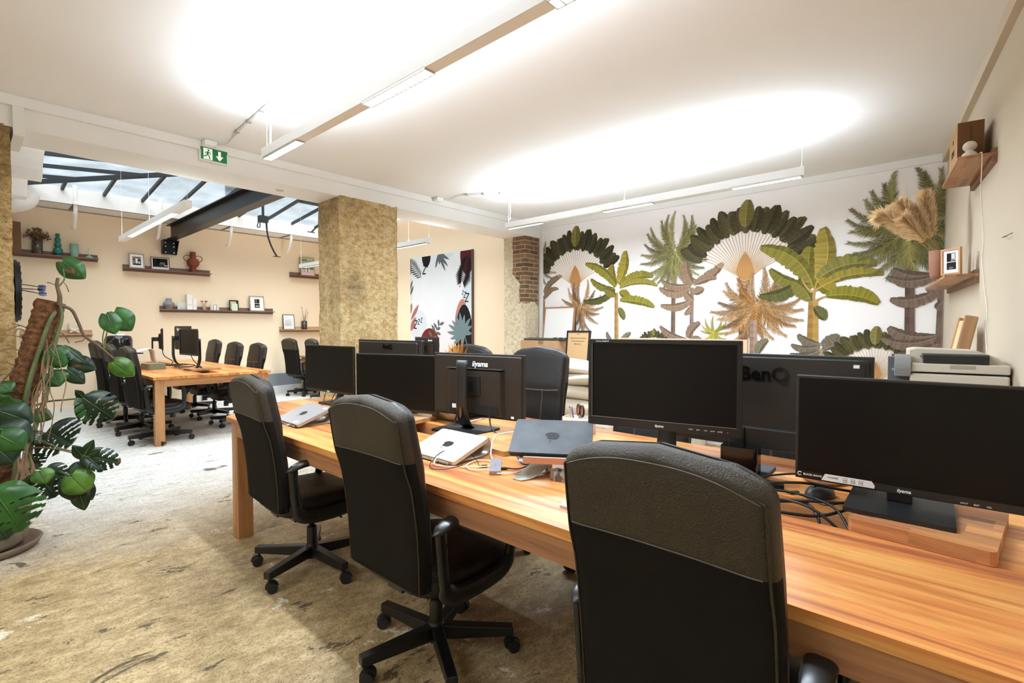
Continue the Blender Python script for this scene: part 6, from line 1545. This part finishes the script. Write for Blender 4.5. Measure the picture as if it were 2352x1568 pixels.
# tips given in ledge coordinates: x away along the wall, y out of the wall
def tp(u, v, s_=1.15):
    p0 = rw(s_, 0, 0); nn = Vector((math.cos(R65), math.sin(R65), 0)); d = ray(u, v); k = (p0-EYEP).dot(nn)/d.dot(nn); P = EYEP+d*k
    return (t.matrix_basis.inverted() @ P)
plume(tp(2016, 502), (0, .02, .07), .052); plume(tp(2066, 466), (0, .01, .03), .056); plume(tp(2124, 442, 1.2), (.0, .01, .0), .050); plume(tp(2075, 500, 1.1), (0, .02, .03), .05); plume(tp(2100, 475, 1.15), (0, .0, .01), .045)
t = thing('wavy_candle', 'small wavy cream candle between the terracotta pot and the frame', 'candle', rw(1.02, .112, 1.6415), R65)
P = [(.009, 0)]
for k in range(1, 40): P.append((.0095+.0042*math.sin(k*.95), k*.0042))
P.append((0, .168)); g = MB(); g.lathe(P, n=14); g.build('candle', mat('cream_wax', '#ecd2a4', .55), t)
# leaning frame with two photos
BRc, BLc, TRc, TLc = rw(.83, .078, 1.643), rw(.93, .158, 1.643), rw(.775, .04, 1.805), rw(.865, .125, 1.805)
ex = (BLc-BRc); wf = ex.length; ex.normalize(); ez = (TRc-BRc); ez -= ex*ez.dot(ex); hf = ez.length; ez.normalize(); ey = ez.cross(ex).normalized()
if ey.dot(EYEP-BRc) < 0: ey = -ey
t = thing('picture_frame', 'oak frame with two stacked black and white photos leaning on the lower right ledge', 'picture frame', BRc)
FM = Matrix((( *[ex[0], ey[0], ez[0]], 0), (*[ex[1], ey[1], ez[1]], 0), (*[ex[2], ey[2], ez[2]], 0), (0, 0, 0, 1)))
okf = mat('light_oak_frame', '#b98a5b', .5); fw = .012
g = MB()
for a, b in (((0, -.008, 0), (wf, .006, fw)), ((0, -.008, hf-fw), (wf, .006, hf)), ((0, -.008, fw), (fw, .006, hf-fw)), ((wf-fw, -.008, fw), (wf, .006, hf-fw))): g.box2(a, b, M=FM)
g.build('frame', okf, t); g = MB(); g.box2((fw, -.006, fw), (wf-fw, 0, hf-fw), M=FM); g.build('mount', mat('mount_white', '#ece9e4', .8), t)
g = MB()
for a, b, c, d, col in ((.28, .50, .72, .82, '#1c1a19'), (.30, .55, .48, .80, '#d5d1cc'), (.35, .52, .5, .6, '#8d8984'), (.25, .20, .72, .47, '#242120'), (.4, .22, .6, .3, '#75716c')):
    g.box2((a*wf, 0, b*hf), (c*wf, .0006+.0002*len(g.f)/6, d*hf), M=FM)
    for f in range(6): g.c[-1-f] = lin(col)
g.build('picture', vcmat('print_ink'), t)
# cabinet, printer, trays
t = thing('cabinet', 'pale cabinet under the printer, mostly hidden by the screens', 'cabinet', rw(.35, .24, 0), R65)
g = MB(); g.box2((-.62, -.21, 0), (.75, .21, .86)); g.build('body', white, t, bevel=.003)
for i in range(2): g = MB(); g.box2((-.61+.68*i, .21, .03), (.06+.68*i, .225, .84)); g.build('door', white, t, bevel=.002)
beige = mat('printer_beige', '#cdc3b1', .45, bump=.03, bscale=200); pgrey = mat('printer_grey', '#5b5c5e', .5); pdark = mat('printer_dark', '#1c1c1a', .5)
t = thing('printer', 'beige office printer with a document feeder and grey control panel', 'printer', rw(.08, .185, .862), R65)
BW, BD = .19, .175
g = MB(); g.box2((-BW, -BD, 0), (BW, BD, .235)); g.build('body', beige, t, bevel=.008)
g = MB(); g.box2((-BW-.002, -BD, .243), (BW, BD, .285)); g.build('scanner_lid', beige, t, bevel=.006)
g = MB(); g.box2((-BW-.0035, -.06, .262), (-BW-.001, .03, .280)); g.build('lid_handle', mat('handle_line', '#a39a89', .5), t, bevel=.001)
g = MB(); g.prism([(BD, .285), (BD-.0, .345), (BD-.03, .352), (-BD+.10, .345), (-BD+.03, .315), (-BD+.01, .285)], -BW+.06, BW-.02, axis=0); g.build('feeder_cover', beige, t, bevel=.006)
g = MB(); g.box2((-BW-.0, -BD+.07, .286), (-BW+.075, BD-.05, .325)); g.build('feeder_opening', pdark, t)
g = MB(); g.box2((-BW+.0, -BD+.07, .322), (-BW+.09, BD-.045, .331)); 
for i in range(12): g.box((-BW+.03, -BD+.09+.02*i, .318), (.05, .003, .008))
g.build('paper_tray', mat('tray_dark', '#4a4b45', .5), t)
g = MB(); g.prism([(-.10, .0), (.10, .0), (.10, .045), (-.10, .030)], BD+.0, BD+.085, axis=1, M=Tm((-BW+.07, 0, .21))); 
g.build('control_panel', pgrey, t, bevel=.006)
g = MB(); g.cyl((-BW+.03, BD-.0, .27), (-BW+.03, BD+.06, .27), .055, n=24); g.build('panel_hinge', mat('smoke_grey', '#8b8a88', .3), t)
g = MB()
for i in range(4):
    for j in range(3): g.cyl((-BW+.02+.028*i, BD+.02+.022*j, .244+.003*i), (-BW+.02+.028*i, BD+.02+.022*j, .250+.003*i), .006, n=10)
g.build('button', mat('button_grey', '#8e9092', .5), t)
tr = wood('tray_wood', '#8f5f34', '#b9854f', '#cf9f6a', axis=2, plank=.05, rough=.5)
LM = Tm(rw(.72, .15, .8625), R65) @ Matrix.Rotation(.18, 4, 'X')
t = thing('wooden_tray', 'pale wooden tray standing on end behind the printer', 'tray', (0, 0, 0)); t.matrix_world = LM
g = MB(); g.box2((-.13, .012, 0), (.10, .02, .50)); g.build('tray_base', mat('birch_pale', '#d9b98c', .6), t)
for a, b in (((-.145, -.03, 0), (-.125, .03, .53)), ((.10, -.0, 0), (.115, .03, .52))):
    g = MB(); g.box2(a, b); g.build('side_rail', tr, t, bevel=.008)
g = MB(); g.box2((-.125, .0, .46), (.10, .02, .475)); g.build('cross_bar', tr, t)
# ---- beside the mural: board, boxes, framed note, cushions, cabinet
t = thing('blank_poster', 'blank white poster in a thin oak frame leaning on the palm wallpaper', 'poster', (5.45, 4.13, .60), 0)
M = Tm((0, 0, 0), 0, .14)
g = MB()
for a, b in (((-.012, -.26, 0), (.012, .26, .02)), ((-.012, -.26, .99), (.012, .26, 1.01)), ((-.012, -.26, .02), (.012, -.24, .99)), ((-.012, .24, .02), (.012, .26, .99))): g.box2(a, b, M=M)
g.build('frame', mat('thin_oak', '#9c7350', .5), t); g = MB(); g.box2((-.006, -.24, .02), (.006, .24, .99), M=M); g.build('panel', mat('poster_white', '#e5e1dc', .7), t)
t = thing('storage_cabinet', 'low white cabinet along the palm wallpaper behind the desks', 'cabinet', (5.35, 3.0, 0)); g = MB(); g.box2((-.48, -.9, 0), (.24, 1.45, .60)); g.build('body', white, t, bevel=.003)
for i in range(4):
    g = MB(); g.box2((-.498, -.89+.585*i, .02), (-.48, -.315+.585*i, .59)); g.build('door', white, t, bevel=.002)
t = thing('cardboard_box', 'cardboard box with packing tape by the brick pier behind a tall chair', 'box', (5.15, 4.05, .602), 0); g = MB(); g.box2((-.14, -.30, 0), (.14, .30, .545)); g.build('carton', mat('box_card', '#b18a63', .85), t, bevel=.002)
g = MB(); g.box2((-.142, -.08, .50), (.142, .0, .547)); g.build('packing_tape', mat('tape', '#8c6a45', .35), t)
t = thing('folded_easel', 'dark green folded easel lying on the cardboard box', 'easel', (5.12, 4.0, 1.149), 0); gm_ = mat('easel_green', '#3c4033', .45)
g = MB(); g.box2((-.05, -.30, .0), (.05, .34, .018)); g.tube([(-.05, .34, .012), (-.05, -.34, .012)], .012, 8); g.tube([(.03, .34, .02), (.03, -.30, .02)], .012, 8); g.build('rails', gm_, t, bevel=.003)
for i in range(3):
    g = MB(); g.box((-.04, -.17-.085*i, .018), (.05, .035, .045)); g.cyl((-.07, -.17-.085*i, .018), (-.06, -.17-.085*i, .018), .014, n=12); g.build('clamp', gm_, t, bevel=.003)
t = thing('framed_note', 'black frame with handwritten lines on brown paper', 'framed note', (4.95, 3.41, .90), 0); M = Tm((0, 0, 0), -.12, .10)
w2, h2 = .185, .38
g = MB()
for a, b in (((-.01, -w2, 0), (.01, w2, .022)), ((-.01, -w2, h2-.022), (.01, w2, h2)), ((-.01, -w2, .022), (.01, -w2+.022, h2-.022)), ((-.01, w2-.022, .022), (.01, w2, h2-.022))): g.box2(a, b, M=M)
g.build('frame', black_f, t); g = MB(); g.box2((-.004, -w2+.02, .02), (.006, w2-.02, h2-.02), M=M); g.build('brown_paper', mat('brown_paper', '#c09b6d', .85), t)
g = MB()
for tx, zz, s_ in (('MERCI', .335, .014), ("Qu'est-ce que le bonheur", .29, .024), ('sinon aimer plus fort', .255, .024), ('dans la vie ?', .22, .024)):
    text_mb(g, tx, s_, M @ Matrix(((0, 0, -1, -.0048), (-1, 0, 0, 0), (0, 1, 0, zz), (0, 0, 0, 1))), 0, depth=.0003)
g.build('handwriting', mat('ink_black', '#1a1613', .7), t)
g = MB(); g.box2((-.008, -.012, -.29), (.008, .012, .02)); g.box2((-.05, -.10, -.298), (.05, .10, -.288)); g.build('stand', black_f, t)
cush = mat('cream_cushion', '#dccfba', .9, bump=.2, bscale=60)
def cushion(label, c, sx, sy, sz, rz, tilt, m=cush):
    g = MB(); L = []
    for i in range(11):
        q = -1+2*i/10; sc = (1-abs(q)**3.2)**.5*.9+.1 if abs(q) < 1 else .62; row = []
        for k in range(32):
            a = 2*PI*k/32; ca, sa = math.cos(a), math.sin(a); row.append((sx*sc*math.copysign(abs(ca)**.5, ca)+.01*noise.noise(Vector((ca*2, sa*2, q*2))), sy*sc*math.copysign(abs(sa)**.5, sa), sz*q+.012*noise.noise(Vector((ca*3+c[0]*5, sa*3, q)))))
        L.append(row)
    g.loops(L); o = g.build('cushion', m, loc=c, rot=rz); o.rotation_euler = (tilt, 0, rz); return tag(o, label, 'cushion', 'cream cushions piled behind the desks')
cx_, cy_ = 4.25, 2.88
t = thing('pouf', 'low cream upholstered bench under the pile of cushions', 'bench', (cx_+.02, cy_-.02, 0)); g = MB(); g.box2((-.28, -.45, .0), (.28, .45, .42)); g.build('seat_block', cush, t, bevel=.03, seg=3)
cushion('lowest broad cream cushion of the pile behind the scissors', (cx_, cy_, .52), .27, .42, .095, 0, 0, cush)
cushion('second cream cushion in the pile below the framed note', (cx_, cy_+.02, .68), .26, .40, .07, .08, .05)
cushion('third cream cushion in the pile, folded and tilted', (cx_, cy_-.02, .80), .25, .38, .06, -.1, -.10)
cushion('topmost cream cushion right below the framed note', (cx_, cy_+.0, .915), .24, .38, .055, .05, .08)
t = thing('wooden_headboard', 'pale wooden board standing behind the framed screen, only its top edge showing', 'board', (5.30, 2.30, .6015)); g = MB(); g.box2((-.02, -.72, 0), (.02, .72, .592)); g.build('panel', mat('peach_wood', '#d6a983', .5), t, bevel=.003)
